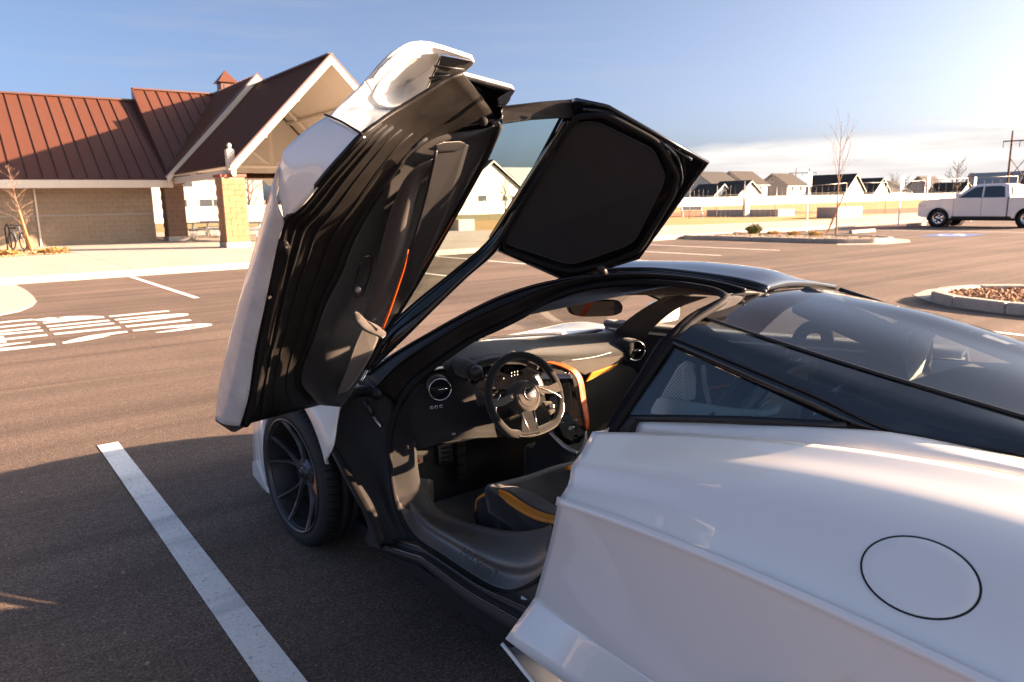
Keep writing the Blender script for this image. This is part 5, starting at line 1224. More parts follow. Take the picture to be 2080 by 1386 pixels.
# shaded mid skin
M1 = [at(p[0], p[1], X=x) for p, x in (((566, 338), .763), ((571, 320), .763), ((580, 302), .766), ((620, 265), .80), ((663, 236), .845))]
M3 = [at(p[0], p[1], X=x) for p, x in (((577, 452), .785), ((592, 438), .786), ((622, 408), .792), ((672, 346), .815), ((739, 277), .855))]
M2 = [a.lerp(b, .5)+V3((-.006, -.002, .003)) for a, b in zip(M1, M3)]
patch('door_skin', [M1, M2, M3], 'car_white', door, n=30, k=6, thick=.006)
tube('skin_seam', [p+V3((-.006, -.002, .004)) for p in A((663, 236, .845), (700, 252, .85), (740, 277, .855))], .003, 'rubber', door, 6, spl=12)
# upper skin: blade with the scooped channel
c0 = A((666, 237, .845), (690, 248, .848), (712, 259, .851), (739, 277, .856))
c1 = DO((690, 214), (714, 227, -.01), (740, 240, -.03), (776, 248, -.05))
c2 = DO((716, 192), (740, 206), (766, 222), (808, 227))
c3 = DO((742, 166), (759, 192), (788, 217.5), (837, 209))
patch('door_skin', [c0, c1, c2, c3], 'car_white', door, n=24, k=8, thick=.006)
UA = DO((742, 166), (768, 137), (786, 118), (806, 100), (835, 86), (870, 85), (912, 98), (963, 122))
UB = DO((759, 192), (768, 172), (788, 150), (812, 131), (845, 116), (872, 112), (905, 112), (964, 126))
UAm = [a.lerp(b, .5)+V3((-.010, -.006, .010)) for a, b in zip(UA, UB)]
patch('door_blade', [UA, UAm, UB], 'car_white', door, n=60, k=6, thick=.010, even=False)
# bowl of the channel: concave, deeper than its rim
RIMP = [(757, 195), (768, 172), (788, 150), (812, 131), (845, 116), (872, 112), (895, 111), (888, 136), (876, 162), (862, 188), (835, 206), (812, 215), (790, 218), (770, 211)]
rl = resample(DO(*RIMP)+DO(RIMP[0]), 57)[:-1]; cb = at(828, 166, X=Xo(828, 166)+.056)
rows = []
for q, dp in ((0, 0), (.10, .018), (.25, .034), (.45, .046), (.7, .054), (.9, .056)):
    rows.append([p.lerp(cb-V3((.056, 0, 0)), q)+V3((dp, dp*.3, -dp*.1)) for p in rl])
nv = len(rl); v_ = [p for r_ in rows for p in r_]+[cb]
f_ = [(j*nv+i, j*nv+(i+1) % nv, (j+1)*nv+(i+1) % nv, (j+1)*nv+i) for j in range(len(rows)-1) for i in range(nv)]+[((len(rows)-1)*nv+i, (len(rows)-1)*nv+(i+1) % nv, len(v_)-1) for i in range(nv)]
mobj('air_channel', v_, f_, 'car_white', door, True)
tube('channel_rim', rl[38:]+rl[:20], .003, 'car_white', door, 8)
vent = DO((894, 113), (963, 126), (958, 134), (940, 150), (915, 164), (862, 189), off=.004)
plate('channel_vent', vent, 'black_plastic', door, .02, (.6, .7, .2), .002)
for q in (.3, .62): tube('vent_rib', [vent[0].lerp(vent[5], q)+V3((-.01, -.01, 0)), vent[2].lerp(vent[4], q)+V3((-.01, -.01, 0))], .003, 'satin_black', door, 6)
# thin white return along the rear shoulder of the door
W1 = DO((834, 213), (880, 183), (912, 163), (932, 152), (955, 156), (1000, 168), (1044, 180))
W2 = DO((838, 219), (884, 189), (914, 170), (934, 160), (957, 163), (1000, 175), (1042, 186), off=.01)
patch('door_return', [[p+V3((-.0, .012, .012)) for p in W1], W1, W2], 'car_white', door, n=40, k=3, thick=.004)
# latch housing at the rear shoulder
LH = [DO((900, 190, .02), (934, 162, .02), (957, 165, .03), (1000, 177, .03), (1042, 187, .02)), DO((905, 205, .06), (935, 190, .09), (965, 195, .12), (1000, 205, .10), (1035, 200, .05)), DO((915, 228, .08), (940, 225, .09), (965, 230, .10), (1000, 225, .08), (1018, 222, .06)), [at(920, 262, X=1.25), at(950, 255, X=1.29), at(985, 248, X=1.33), at(1012, 245, X=1.36), at(1020, 235, X=1.37)]]
patch('latch_housing', LH, 'gloss_black', door, n=24, k=6, thick=.006)
for pts in ([(945, 192), (955, 208), (968, 214), (976, 205), (972, 192)], [(950, 205), (965, 205), (978, 212)]):
    tube('latch', [p+V3((-.05, -.03, 0)) for p in DO(*pts, off=.06)], .006, 'chrome', door, 8, spl=16)
lathe('bump_stop', [(.001, .012), (.012, .012), (.014, .0)], 14, 'rubber', door, Matrix.Translation(DO((950, 247))[0]+V3((.04, -.02, 0))) @ Matrix.Rotation(R(225), 4, 'Z'))
plate('shoulder_tip', DO((1042, 181), (1047, 184), (1028, 212), (1012, 216), (1010, 200)), 'gloss_black', door, .02, (.5, .8, 0), .003)
# suede trim panel
TL_ = DI((640, 812), (612, 772), (639, 686), (665, 613), (693, 560), (719, 493), (757, 424), (812, 345), (856, 298), (899, 275), (953, 266), (1005, 258))
TR_ = [at(p[0], p[1], X=x) for p, x in (((692, 826), 1.10), ((715, 795), 1.16), ((745, 750), 1.25), ((772, 697), 1.32), ((806, 640), 1.36), ((845, 578), 1.38), ((888, 503), 1.39), ((925, 435), 1.385), ((958, 372), 1.375), ((985, 325), 1.365), ((1005, 288), 1.355), ((1014, 256), 1.345))]
TM = [a.lerp(b, .45)+V3((-.03, -.02, 0)) for a, b in zip(TL_, TR_)]
patch('trim_panel', [[p+V3((.02, .01, 0)) for p in TL_], TL_, TM, TR_], 'alcantara_grey', door, n=48, k=6, thick=.004)
bvt = None
def DT(*t, off=-.04):      # on the trim panel, off metres towards the cabin
    res = []
    for p in t:
        res.append(at(p[0], p[1], X=(Xi(p[0], p[1])*.6+.4*min(1.38, Xi(p[0], p[1])))+off+(p[2] if len(p) > 2 else 0)))
    return res
# arm roll: rounded suede bolster
tube('arm_bolster', DT((884, 330), (850, 352), (828, 392), (808, 460), (790, 530), (768, 600), (752, 645), off=-.045), [.012, .026, .034, .036, .034, .030, .022], 'alcantara_sunlit', door, 12, spl=40)
# pull handle: flat dark bar with a capped end
HB = DT((884, 296), (946, 292), (930, 350), (905, 425), (872, 505), (835, 585), (800, 640), (785, 640), (806, 580), (838, 490), (862, 410), (878, 335), off=-.085)
plate('pull_handle', HB, 'black_plastic', door, .03, (.8, .5, 0), .005)
plate('handle_cap', DT((884, 294), (902, 288), (934, 286), (946, 291), (930, 303), (888, 306), off=-.095), 'brushed', door, .02, (.7, .6, -.2), .004)
tube('handle_edge', DT((886, 306), (878, 345), (860, 420), (836, 500), (806, 585), (784, 642), off=-.095), .005, 'satin_black', door, 6, spl=20)
tube('accent_strip', DT((829, 508), (822, 540), (808, 582), (792, 628), (777, 668), off=-.115), [.002, .0035, .0045, .005, .004], 'orange', door, 8, spl=20)
tube('pull_strap', DT((722, 642), (740, 660), (765, 672), (777, 680), off=-.10), [.016, .018, .019, .015], 'alcantara_sunlit', door, 10, spl=16)
plate('door_pocket', round_poly(DT((738, 664), (768, 684), (752, 722), (722, 772), (690, 812), (684, 800), (706, 745), (722, 700), off=-.075), .25), 'alcantara_sunlit', door, .02, (.7, .6, 0), .004)
hr = round_poly(DT((738, 522), (756, 519), (752, 560), (736, 600), (724, 606), (718, 590), (728, 550), off=-.035), .28)
tube('handle_recess', hr+[hr[0]], .0035, 'gloss_black', door, 6)
lk = DT((728, 588), off=-.04)[0]; lathe('lock_button', [(.001, .006), (.006, .006), (.008, .004), (.010, .006), (.011, 0)], 16, 'brushed', door, Matrix.Translation(lk) @ Matrix.Rotation(R(215), 4, 'Z'))
sp = [DT((960+15*math.cos(t_*PI/8), 303+17*math.sin(t_*PI/8)), off=-.012)[0] for t_ in range(17)]; tube('speaker_badge', sp, .0022, 'black_plastic', door, 6)
st = DT((1002, 285), (960, 372), (905, 470), (850, 560), off=-.012); tube('stitching', st, .0014, 'orange_belt', door, 5, spl=20)
tube('window_seal', [at(p[0], p[1], X=x-.012) for p, x in (((1016, 256), 1.345), ((985, 325), 1.365), ((925, 435), 1.385), ((845, 578), 1.38), ((790, 668), 1.35), ((745, 752), 1.25))], .009, 'rubber', door, 8, spl=30)
tube('glass_trim', [at(p[0], p[1], X=x) for p, x in (((775, 695), 1.33), ((755, 735), 1.29), ((735, 775), 1.23))], .006, 'chrome', door, 8, spl=10)
# window glass
WGa = [at(1016, 252, X=1.35), at(958, 372, X=1.38), at(888, 503, X=1.395), at(808, 636, X=1.365)]
WGb = [at(1142, 240, X=1.59), at(1085, 345, X=1.66), at(995, 492, X=1.70), at(815, 632, X=1.40)]
patch('door_window', [WGa, [a.lerp(b, .5)+V3((.01, .012, .012)) for a, b in zip(WGa, WGb)], WGb], 'door_glass', door, n=20, k=6)
# window frame: rear bar, roof rail and front strip
plate('window_bar', [at(1012, 222, X=1.38), at(1030, 216, X=1.40), at(1100, 208, X=1.50), at(1166, 203, X=1.60), at(1200, 232, X=1.63), at(1180, 246, X=1.62), at(1140, 241, X=1.59), at(1080, 245, X=1.47), at(1016, 254, X=1.355)], 'dusty_black', door, .035, (.5, .8, .2), .008)
plate('bar_end', [at(1160, 202, X=1.59), at(1174, 200, X=1.61), at(1178, 210, X=1.61), at(1163, 212, X=1.59)], 'brushed', door, .02, (.5, .8, .2), .002)
FR1 = [at(1143, 240, X=1.60), at(1100, 320, X=1.66), at(1050, 408, X=1.70), at(996, 490, X=1.70), at(920, 556, X=1.58), at(850, 612, X=1.47), at(785, 672, X=1.36), at(765, 705, X=1.33)]
FR2 = [at(1160, 250, X=1.60), at(1115, 330, X=1.66), at(1062, 418, X=1.70), at(1012, 505, X=1.71), at(945, 566, X=1.60), at(878, 630, X=1.49), at(815, 692, X=1.39), at(752, 752, X=1.30)]
FR1m = [a.lerp(b, .4)+V3((-.012, -.010, 0)) for a, b in zip(FR1, FR2)]
patch('window_rail', [[p+V3((.03, .03, 0)) for p in FR1], FR1, FR1m, FR2, [p+V3((.035, .03, 0)) for p in FR2]], 'gloss_black', door, n=50, k=4, thick=.006)
tube('window_seal', [p+V3((-.012, -.006, 0)) for p in FR1], .006, 'rubber', door, 6, spl=40)
# roof section: tray, rim and suede headliner
RO = DR((1150, 243), (1172, 204), (1235, 217), (1437, 330), (1296, 524), (1150, 569), (1000, 503), (994, 488))
ro = plate('roof_section', RO, 'gloss_black', door, .03, (.35, .75, .5), .008)
RI = round_poly(DR((1160, 252), (1215, 250), (1330, 305), (1356, 365), (1290, 497), (1160, 542), (1010, 492), off=-.022), .18, 5)
plate('headliner', RI, 'alcantara', door, .02, (.35, .75, .5), .012)
def inset(c, q): cc = sum(c, V3())/len(c); return [p.lerp(cc, q) for p in c]
rimp = DR((1165, 238), (1232, 232), (1340, 290), (1378, 355), (1368, 395), (1300, 508), (1245, 533), (1156, 553), (1010, 502), off=-.020)
tube('roof_seal', round_poly(rimp, .2, 4)+[round_poly(rimp, .2, 4)[0]], .010, 'rubber', door, 8)
tube('roof_ridge', DR((1185, 222), (1240, 232), (1330, 280), (1405, 325), off=-.014), .005, 'gloss_black', door, 6, spl=16)
tube('roof_ridge', DR((1345, 290), (1375, 320), (1385, 360), (1380, 380), off=-.02), .006, 'gloss_black', door, 6, spl=16)
rimo = DR((1172, 204), (1235, 217), (1437, 330), (1296, 524), (1150, 569), (1000, 503), off=-.006)
tube('roof_edge', rimo, .007, 'gloss_black', door, 6)
# hinge arms: upper at the roof, lower behind the wing
tube('door_hinge', [at(1219, 538, X=1.89), at(1226, 552, X=1.91), at(1231, 572, X=1.925)], [.016, .014, .018], 'satin_black', door, 8)
box('hinge_foot', 1.90, 1.97, 1.93, 2.03, 1.215, 1.235, 'satin_black', door, .005)
tube('door_hinge', [at(700, 800, X=1.18), at(735, 795, X=1.30), at(770, 797, X=1.385)], [.03, .026, .022], 'satin_black', door, 8, spl=8)
hb = at(770, 797, X=1.375); lathe('hinge_bolt', [(.001, .035), (.014, .035), (.016, .026), (.03, .024), (.034, 0)], 18, 'satin_black', door, Matrix.Translation(hb) @ Matrix.Rotation(PI, 4, 'Z'))
tube('gas_strut', [at(748, 832, X=1.325), at(774, 868, X=1.33)], .006, 'brushed', door, 8); tube('gas_strut', [at(742, 815, X=1.315), at(757, 843, X=1.325)], .012, 'satin_black', door, 8)

for i, (px, py) in enumerate(((560, 700), (585, 600), (622, 500), (690, 400), (770, 318), (850, 255))):
    c = DI((px, py))[0]+V3((-.075, -.03, 0)); 
    tube('door_bolt', [c, c+V3((.03, .05, 0))], .005, 'rubber', door, 6)
# ================================================================== cabin
# dark tub lining
patch('footwell_lining', [S[5:12], [p+V3((.14, .03, -.02)) for p in S[5:12]], [V3((1.62, 2.95, .25)), V3((1.62, 2.98, .40)), V3((1.60, 3.0, .5)), V3((1.60, 3.0, .6)), V3((1.58, 2.98, .70))]], 'alcantara', car, n=24, k=4)
box('cabin_floor', 1.40, 2.92, 1.0, 3.0, .171, .20, 'alcantara', car)
box('bulkhead', 1.40, 2.92, 2.985, 3.02, .20, .80, 'alcantara', car)
box('rear_bulkhead', 1.58, 2.66, .96, 1.0, .20, .92, 'alcantara', car)
patch('far_door', [[V3((2.93, 3.0, .30)), V3((2.95, 2.2, .30)), V3((2.93, 1.1, .32))], [V3((2.95, 3.0, .80)), V3((2.97, 2.2, .83)), V3((2.95, 1.1, .90))], [V3((2.90, 2.95, .82)), V3((2.90, 2.2, .86)), V3((2.88, 1.1, .93))]], 'alcantara', car, n=16, k=3, thick=.02)
pa = [V3((3.08, 2.9, .28)), V3((3.10, 2.2, .30)), V3((3.10, 1.2, .32))]; pb = [V3((3.08, 2.9, .70)), V3((3.09, 2.2, .76)), V3((3.10, 1.2, .84))]; pc = [V3((2.93, 2.95, .81)), V3((2.93, 2.2, .84)), V3((2.92, 1.1, .92))]
patch('far_door_skin', [pa, pb, pc], 'car_white', car, n=16, k=4, thick=.01)
tube('far_mirror_stalk', [V3((2.93, 2.72, .82)), V3((3.04, 2.70, .88))], .02, 'gloss_black', car, 8)
o = box('far_mirror', 2.99, 3.17, 2.62, 2.74, .86, .98, 'car_white', car, .04)
patch('far_window', [[V3((2.92, 2.85, .83)), V3((2.92, 2.2, .855)), V3((2.9, 1.2, .93))], [V3((2.60, 2.25, 1.10)), V3((2.74, 1.9, 1.15)), V3((2.76, 1.35, 1.13))]], 'screen_glass', car, n=12, k=3)
# header, headliner and far pillar
HT = A((1047, 648, 1.74), (1124, 617, 1.90), (1215, 603, 2.12), (1300, 600, 2.35), (1358, 601, 2.50))
HU = [S[15], S[16]+V3((.02, 0, -.01)), V3((2.12, 2.1, 1.195)), V3((2.35, 1.98, 1.19)), V3((2.6, 1.9, 1.13))]
HV = [S[20], S[20]+V3((.1, 0, .0)), V3((2.12, 1.45, 1.19)), V3((2.35, 1.45, 1.19)), V3((2.68, 1.45, 1.12))]
patch('headliner', [[p+V3((0, .05, .03)) for p in HT], HT, HU, HV], 'alcantara', car, n=24, k=4)
patch('far_pillar', [A((1372, 601, 2.54), (1322, 632, 2.60), (1278, 668, 2.68), (1262, 690, 2.72)), A((1352, 602, 2.50), (1300, 632, 2.58), (1258, 664, 2.66), (1236, 688, 2.68)), A((1356, 602, 2.56), (1305, 630, 2.66), (1262, 664, 2.74), (1240, 686, 2.78))], 'alcantara_grey', car, n=16, k=4)
patch('far_pillar', [A((1372, 601, 2.54), (1322, 632, 2.60), (1278, 668, 2.68), (1262, 690, 2.72)), A((1440, 603, 2.60), (1375, 628, 2.66), (1325, 668, 2.74), (1306, 695, 2.78))], 'alcantara', car, n=16, k=3)
# dashboard
D0 = A((872, 702, 1.58), (985, 693, 1.95), (1120, 684, 2.30), (1262, 674, 2.72))
D1 = A((885, 728, 1.55), (1000, 708, 1.88), (1130, 700, 2.28), (1285, 694, 2.72))
D2 = A((905, 752, 1.54), (1000, 727, 1.78), (1090, 721, 2.03), (1190, 722, 2.33), (1286, 716, 2.66))
D3 = A((915, 778, 1.58), (1000, 742, 1.82), (1098, 735, 2.07), (1190, 752, 2.34), (1262, 738, 2.60))
D4 = A((905, 830, 1.60), (1000, 800, 1.85), (1105, 790, 2.10), (1195, 800, 2.35), (1290, 752, 2.68))
D5 = A((900, 900, 1.62), (1000, 890, 1.85), (1110, 880, 2.10), (1200, 880, 2.36), (1300, 800, 2.70))
patch('dashboard', [[p+V3((0, .06, -.02)) for p in D0], D0, D1, D2, D3, D4, D5], 'alcantara_grey', car, n=40, k=5)
# instrument hood over the cluster
IH = [A((938, 752, 1.60), (960, 733, 1.66), (1000, 722, 1.76), (1050, 722, 1.88), (1092, 735, 1.98)), A((945, 770, 1.56), (965, 742, 1.62), (1005, 728, 1.72), (1055, 727, 1.85), (1096, 742, 1.95)), A((950, 782, 1.58), (970, 752, 1.64), (1008, 738, 1.74), (1055, 737, 1.86), (1092, 752, 1.96))]
patch('instrument_hood', IH, 'alcantara_grey', car, n=30, k=4, thick=.008)
cl = plate('instrument_cluster', A((958, 790, 1.68), (962, 752, 1.68), (1010, 740, 1.79), (1060, 740, 1.91), (1095, 755, 1.99), (1092, 795, 1.98)), 'screen', car, .02, (.2, 1, -.2), .004)
for i, (px, py) in enumerate([(1036, 757), (1042, 755), (1048, 754), (1036, 763), (1042, 761), (1048, 760), (985, 762), (982, 770), (1020, 768)]):
    a = at(px, py, X=1.85+(px-1036)*.0022-.012)
    box('digit', a.x-.0015, a.x+.0015, a.y-.012, a.y-.010, a.z-.003, a.z+.003, 'white_mark', cl)
patch('cluster_surround', [A((952, 795, 1.66), (1020, 802, 1.80), (1085, 790, 1.95)), A((965, 815, 1.64), (1020, 815, 1.78), (1075, 805, 1.92)), A((975, 840, 1.68), (1030, 840, 1.80), (1085, 825, 1.93))], 'alcantara_sunlit', car, n=16, k=3)
# left knuckle of the hood with the mode knob, left vent and lower dash
tube('hood_pod', A((930, 742, 1.62), (950, 750, 1.60), (966, 758, 1.585)), [.035, .042, .030], 'alcantara_grey', car, 14, spl=8)
kb = at(968, 757, X=1.56); lathe('mode_knob', [(.001, .022), (.020, .020), (.024, .012), (.025, -.02)], 20, 'satin_black', car, Matrix.Translation(kb) @ Matrix.Rotation(R(-125), 4, 'Z'))
kb2 = kb+V3((.012, -.016, -.006)); lathe('knob_dot', [(.001, .006), (.004, .005), (.005, 0)], 10, 'chrome', car, Matrix.Translation(kb2) @ Matrix.Rotation(R(-125), 4, 'Z'))
def vent_ring(px, py, X, r, rz, ry=0, nm='air_vent'):
    c = at(px, py, X=X); M_ = Matrix.Translation(c) @ Matrix.Rotation(rz, 4, 'Z') @ Matrix.Rotation(ry, 4, 'Y')
    v_ = lathe(nm, [(r, -.05), (r*1.02, 0), (r*.98, .012), (r*.86, .012), (r*.82, -.004), (r*.80, -.03), (.001, -.03)], 32, 'satin_black', car, M_)
    tube('vent_ring', [M_ @ V3((.013, r*.92*math.cos(t_*PI/16), r*.92*math.sin(t_*PI/16))) for t_ in range(33)], .0022, 'chrome', v_, 6)
    plate('vent_blade', [M_ @ V3(q) for q in ((.004, -r*.8, -.006), (.004, r*.8, -.006), (.006, r*.8, .006), (.006, -r*.8, .006))], 'satin_black', v_, .01, M_.to_3x3() @ V3((-1, 0, 0)), .001)
    tube('vent_pin', [M_ @ V3((.012, -r*.15, 0)), M_ @ V3((.012, r*.62, 0))], .003, 'chrome', v_, 6)
vent_ring(893, 790, 1.475, .047, R(-112))
vent_ring(1290, 712, 2.66, .052, R(-112))
tube('vent_pod', A((1245, 706, 2.63), (1268, 708, 2.645), (1288, 712, 2.665)), [.03, .055, .058], 'alcantara', car, 14, spl=8)
vent_ring(1091, 757, 2.03, .040, R(-118))
vent_ring(1140, 757, 2.2, .035, R(-118))
patch('lower_dash', [A((826, 812, 1.42), (870, 760, 1.50), (930, 765, 1.58), (990, 800, 1.72)), A((815, 850, 1.42), (868, 810, 1.47), (930, 815, 1.57), (1000, 835, 1.72)), A((808, 900, 1.42), (870, 868, 1.48), (935, 865, 1.58), (1005, 870, 1.74)), A((818, 925, 1.45), (880, 905, 1.52), (940, 892, 1.62), (1010, 888, 1.78))], 'alcantara', car, n=24, k=5)
for px in (877, 886, 896): 
    c = at(px, 828-(px-877)*.15, X=1.452+(px-877)*.002); lathe('dash_button', [(.0045, .004), (.0060, .004), (.0066, 0)], 14, 'white_mark', car, Matrix.Translation(c) @ Matrix.Rotation(R(-110), 4, 'Z'))
for px, py in ((921, 880), (897, 883)):
    c = at(px, py, X=1.55); lathe('stalk_end', [(.001, .02), (.007, .018), (.008, 0)], 12, 'brushed', car, Matrix.Translation(c) @ Matrix.Rotation(R(-110), 4, 'Z'))
# passenger pad and accents
pd = round_poly(A((1128, 735, 2.15), (1235, 714, 2.52), (1256, 722, 2.58), (1250, 736, 2.56), (1185, 762, 2.34), (1160, 748, 2.25)), .2)
plate('dash_pad', [p+V3((-.01, -.03, .004)) for p in pd], 'alcantara_sunlit', car, .03, (.1, 1, -.3), .008)
tube('pad_stitch', [p+V3((-.01, -.034, .006)) for p in A((1152, 732, 2.22), (1200, 725, 2.38), (1234, 716, 2.51))], .0016, 'white_mark', car, 5, spl=10)
plate('dash_accent', [p+V3((-.012, -.035, 0)) for p in A((1184, 773, 2.33), (1196, 754, 2.36), (1250, 736, 2.55), (1232, 750, 2.49), (1206, 763, 2.40))], 'yellow_orange', car, .012, (.1, 1, 0), .002)
# centre screen with its orange blade
csd = plate('centre_screen', A((1098, 772, 2.02), (1163, 768, 2.10), (1190, 880, 2.12), (1178, 900, 2.10), (1150, 906, 2.06), (1128, 890, 2.02)), 'screen', car, .02, (.55, .8, 0), .004)
plate('display', [p+V3((-.006, -.008, 0)) for p in A((1138, 778, 2.065), (1156, 776, 2.09), (1164, 830, 2.095), (1142, 842, 2.06))], 'screen_lit', csd, .003, (.55, .8, 0), .001)
plate('screen_bezel', A((1096, 772, 2.01), (1100, 758, 2.02), (1160, 762, 2.095), (1163, 770, 2.095)), 'brushed', csd, .02, (.55, .8, 0), .004)
bl1 = A((1112, 735, 2.04), (1140, 741, 2.10), (1166, 754, 2.15), (1178, 775, 2.17), (1184, 812, 2.175), (1190, 850, 2.17), (1190, 874, 2.16))
bl2 = A((1112, 741, 2.05), (1137, 749, 2.095), (1159, 761, 2.13), (1169, 781, 2.15), (1176, 815, 2.155), (1184, 852, 2.155), (1188, 873, 2.155))
bl2 = [a.lerp(b, .62) for a, b in zip(bl1, bl2)]
patch('console_blade', [[p+V3((.02, 0, 0)) for p in bl1], bl1, [a.lerp(b, .5)+V3((-.006, -.004, .002)) for a, b in zip(bl1, bl2)], bl2, [p+V3((.02, .02, 0)) for p in bl2]], 'orange', car, n=30, k=4, thick=.006)
for s_, px, py, sz in (('OFF', 1142, 857, .011), ('OFF', 1168, 852, .011)):
    c = at(px, py, X=2.045+(px-1142)*.0014); Mx = Matrix.Translation(c+V3((-.006, -.008, 0))) @ Matrix.Rotation(R(-35), 4, 'Z') @ Matrix.Rotation(R(90), 4, 'X')
    text_mesh('button_text', s_, sz, 'white_mark', car, Mx)
c = at(1161, 871, X=2.07); lathe('start_button', [(.001, .010), (.010, .010), (.012, .006), (.014, .009), (.015, 0)], 18, 'brushed', car, Matrix.Translation(c) @ Matrix.Rotation(R(-125), 4, 'Z'))
c = at(1167, 892, X=2.07); lathe('gear_button', [(.001, .008), (.011, .008), (.012, 0)], 16, 'gloss_black', car, Matrix.Translation(c) @ Matrix.Rotation(R(-125), 4, 'Z'))
tube('console_trim', A((1116, 878, 1.985), (1130, 892, 2.0), (1150, 910, 2.02), (1172, 922, 2.05)), [.008, .011, .013, .012], 'brushed', car, 8, spl=16)
tube('console_trim', A((1190, 876, 2.10), (1189, 898, 2.09), (1182, 914, 2.07), (1172, 922, 2.05)), [.005, .007, .010, .012], 'brushed', car, 8, spl=16)
patch('console', [A((1110, 880, 1.99), (1150, 912, 2.02), (1190, 950, 2.04)), A((1085, 905, 1.96), (1130, 940, 1.97), (1180, 985, 1.96)), A((1080, 960, 1.96), (1120, 985, 1.97), (1160, 1020, 1.97))], 'alcantara', car, n=16, k=4)
box('tunnel', 1.98, 2.26, 1.1, 2.55, .20, .44, 'alcantara', car, .03)
# steering wheel
SWC = at(1067, 806, X=1.75)
ax = V3((-.04, -1, .42)).normalized()         # towards the driver
sx = V3((1, 0, 0)); sx = (sx-ax*sx.dot(ax)).normalized(); sy = ax.cross(sx).normalized()
if sy.z < 0: sy = -sy
def sw(u, v, w=0): return SWC+sx*u+sy*v+ax*w
RW = .168
rimpts = []
for i in range(64):
    t_ = 2*PI*i/64; u, v = RW*math.cos(t_), RW*math.sin(t_)*1.0
    if v < -.125: v = -.125-(-.125-v)*.42
    rimpts.append(sw(u*1.0, v, 0))
sw_root = tube('steering_wheel', rimpts+[rimpts[0]], .0165, 'alcantara_grey', car, 14)
lathe('wheel_hub', [(.001, .026), (.030, .028), (.050, .026), (.058, .022), (.066, .008), (.068, -.03)], 32, 'alcantara_sunlit', sw_root, Matrix.Translation(sw(-.002, .0, 0)) @ Matrix((ax, sx, sy)).transposed().to_4x4())
bdg = lathe('badge', [(.001, .034), (.020, .033), (.0235, .031)], 28, 'satin_black', sw_root, Matrix.Translation(sw(.004, .006, 0)) @ Matrix((ax, sx, sy)).transposed().to_4x4())
tube('hub_ring', [sw(.0+.046*math.cos(t_*PI/18), .002+.046*math.sin(t_*PI/18), .0275) for t_ in range(37)], .0014, 'satin_black', sw_root, 6)
tube('badge_ring', [sw(.004+.0245*math.cos(t_*PI/14), .006+.0245*math.sin(t_*PI/14), .031) for t_ in range(29)], .0018, 'chrome', sw_root, 6)
plate('emblem', [sw(.004+q[0]*.013, .006+q[1]*.013, .0345) for q in ((-.9, -.1), (-.2, .35), (.55, .6), (.85, .25), (.75, -.35), (.45, -.75), (.5, -.2), (.25, .05), (-.3, .0))], 'chrome', bdg, .0015, ax, 0)
def spoke(pts, m='gloss_black', t=.012, w=.004): plate('wheel_spoke', [sw(*q, w) for q in pts], m, sw_root, t, ax, .003)
spoke([(.05, .035), (.115, .02), (.168, .03), (.168, -.01), (.12, -.012), (.06, .0)], 'alcantara_sunlit')
spoke([(-.05, .03), (-.12, .015), (-.165, .02), (-.165, -.015), (-.12, -.02), (-.06, -.005)], 'satin_black')
spoke([(.02, -.055), (-.045, -.055), (-.075, -.145), (-.045, -.152), (-.01, -.152), (.012, -.152)], 'gloss_black')
tube('spoke_trim', [sw(.05, .03, .018), sw(.11, .0, .016), sw(.158, -.035, .012), sw(.160, -.085, .010), sw(.11, -.130, .010), sw(.02, -.150, .010), sw(-.06, -.150, .010), sw(-.125, -.118, .010), sw(-.158, -.055, .010), (sw(-.150, -.01, .012)), sw(-.118, .03, .014)], .0035, 'chrome', sw_root, 8, spl=60)
tube('spoke_trim', [sw(.012, -.06, .02), sw(.004, -.15, .012)], .003, 'chrome', sw_root, 6)
tube('spoke_trim', [sw(-.05, -.06, .018), sw(-.03, -.15, .012)], .004, 'brushed', sw_root, 6)
plate('wheel_control', [sw(*q, -.01) for q in ((.07, -.035), (.115, -.04), (.12, -.085), (.09, -.095))], 'alcantara_sunlit', sw_root, .02, ax, .006)
lathe('wheel_button', [(.005, .012), (.010, .012), (.012, .006), (.012, 0)], 16, 'chrome', sw_root, Matrix.Translation(sw(.103, -.062, .010)) @ Matrix((ax, sx, sy)).transposed().to_4x4())
patch('paddle', [[sw(.09, .08, -.045), sw(.115, .04, -.05), sw(.10, -.005, -.05)], [sw(.135, .085, -.06), sw(.15, .04, -.065), sw(.135, -.01, -.06)]], 'brushed', sw_root, n=10, k=3, thick=.006)
tube('steering_column', [sw(0, 0, -.02), sw(0, -.01, -.30)], [.05, .06], 'black_plastic', car, 14)
# mirror
mc = [(1157, 613), (1190, 611), (1258, 610), (1267, 622), (1264, 636), (1248, 643), (1185, 645), (1162, 640), (1155, 628)]
rm = plate('rear_view_mirror', round_poly(A(*[(p[0], p[1], 2.02+(p[0]-1157)*.0013) for p in mc]), .3), 'satin_black', car, .025, (.2, 1, .1), .006)
plate('mirror_glass', round_poly([p+V3((-.002, -.004, 0)) for p in A(*[(p[0]*.94+1211*.06, p[1]*.9+627*.1, 2.02+(p[0]-1157)*.0013) for p in mc])], .3), 'screen', rm, .002, (.2, 1, .1), 0)
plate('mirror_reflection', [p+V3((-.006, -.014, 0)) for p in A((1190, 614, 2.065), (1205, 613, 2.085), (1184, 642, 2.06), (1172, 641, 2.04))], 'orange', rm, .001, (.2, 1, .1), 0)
tube('mirror_stem', [at(1212, 612, X=2.1), at(1218, 596, X=2.13)], .010, 'satin_black', rm, 8)
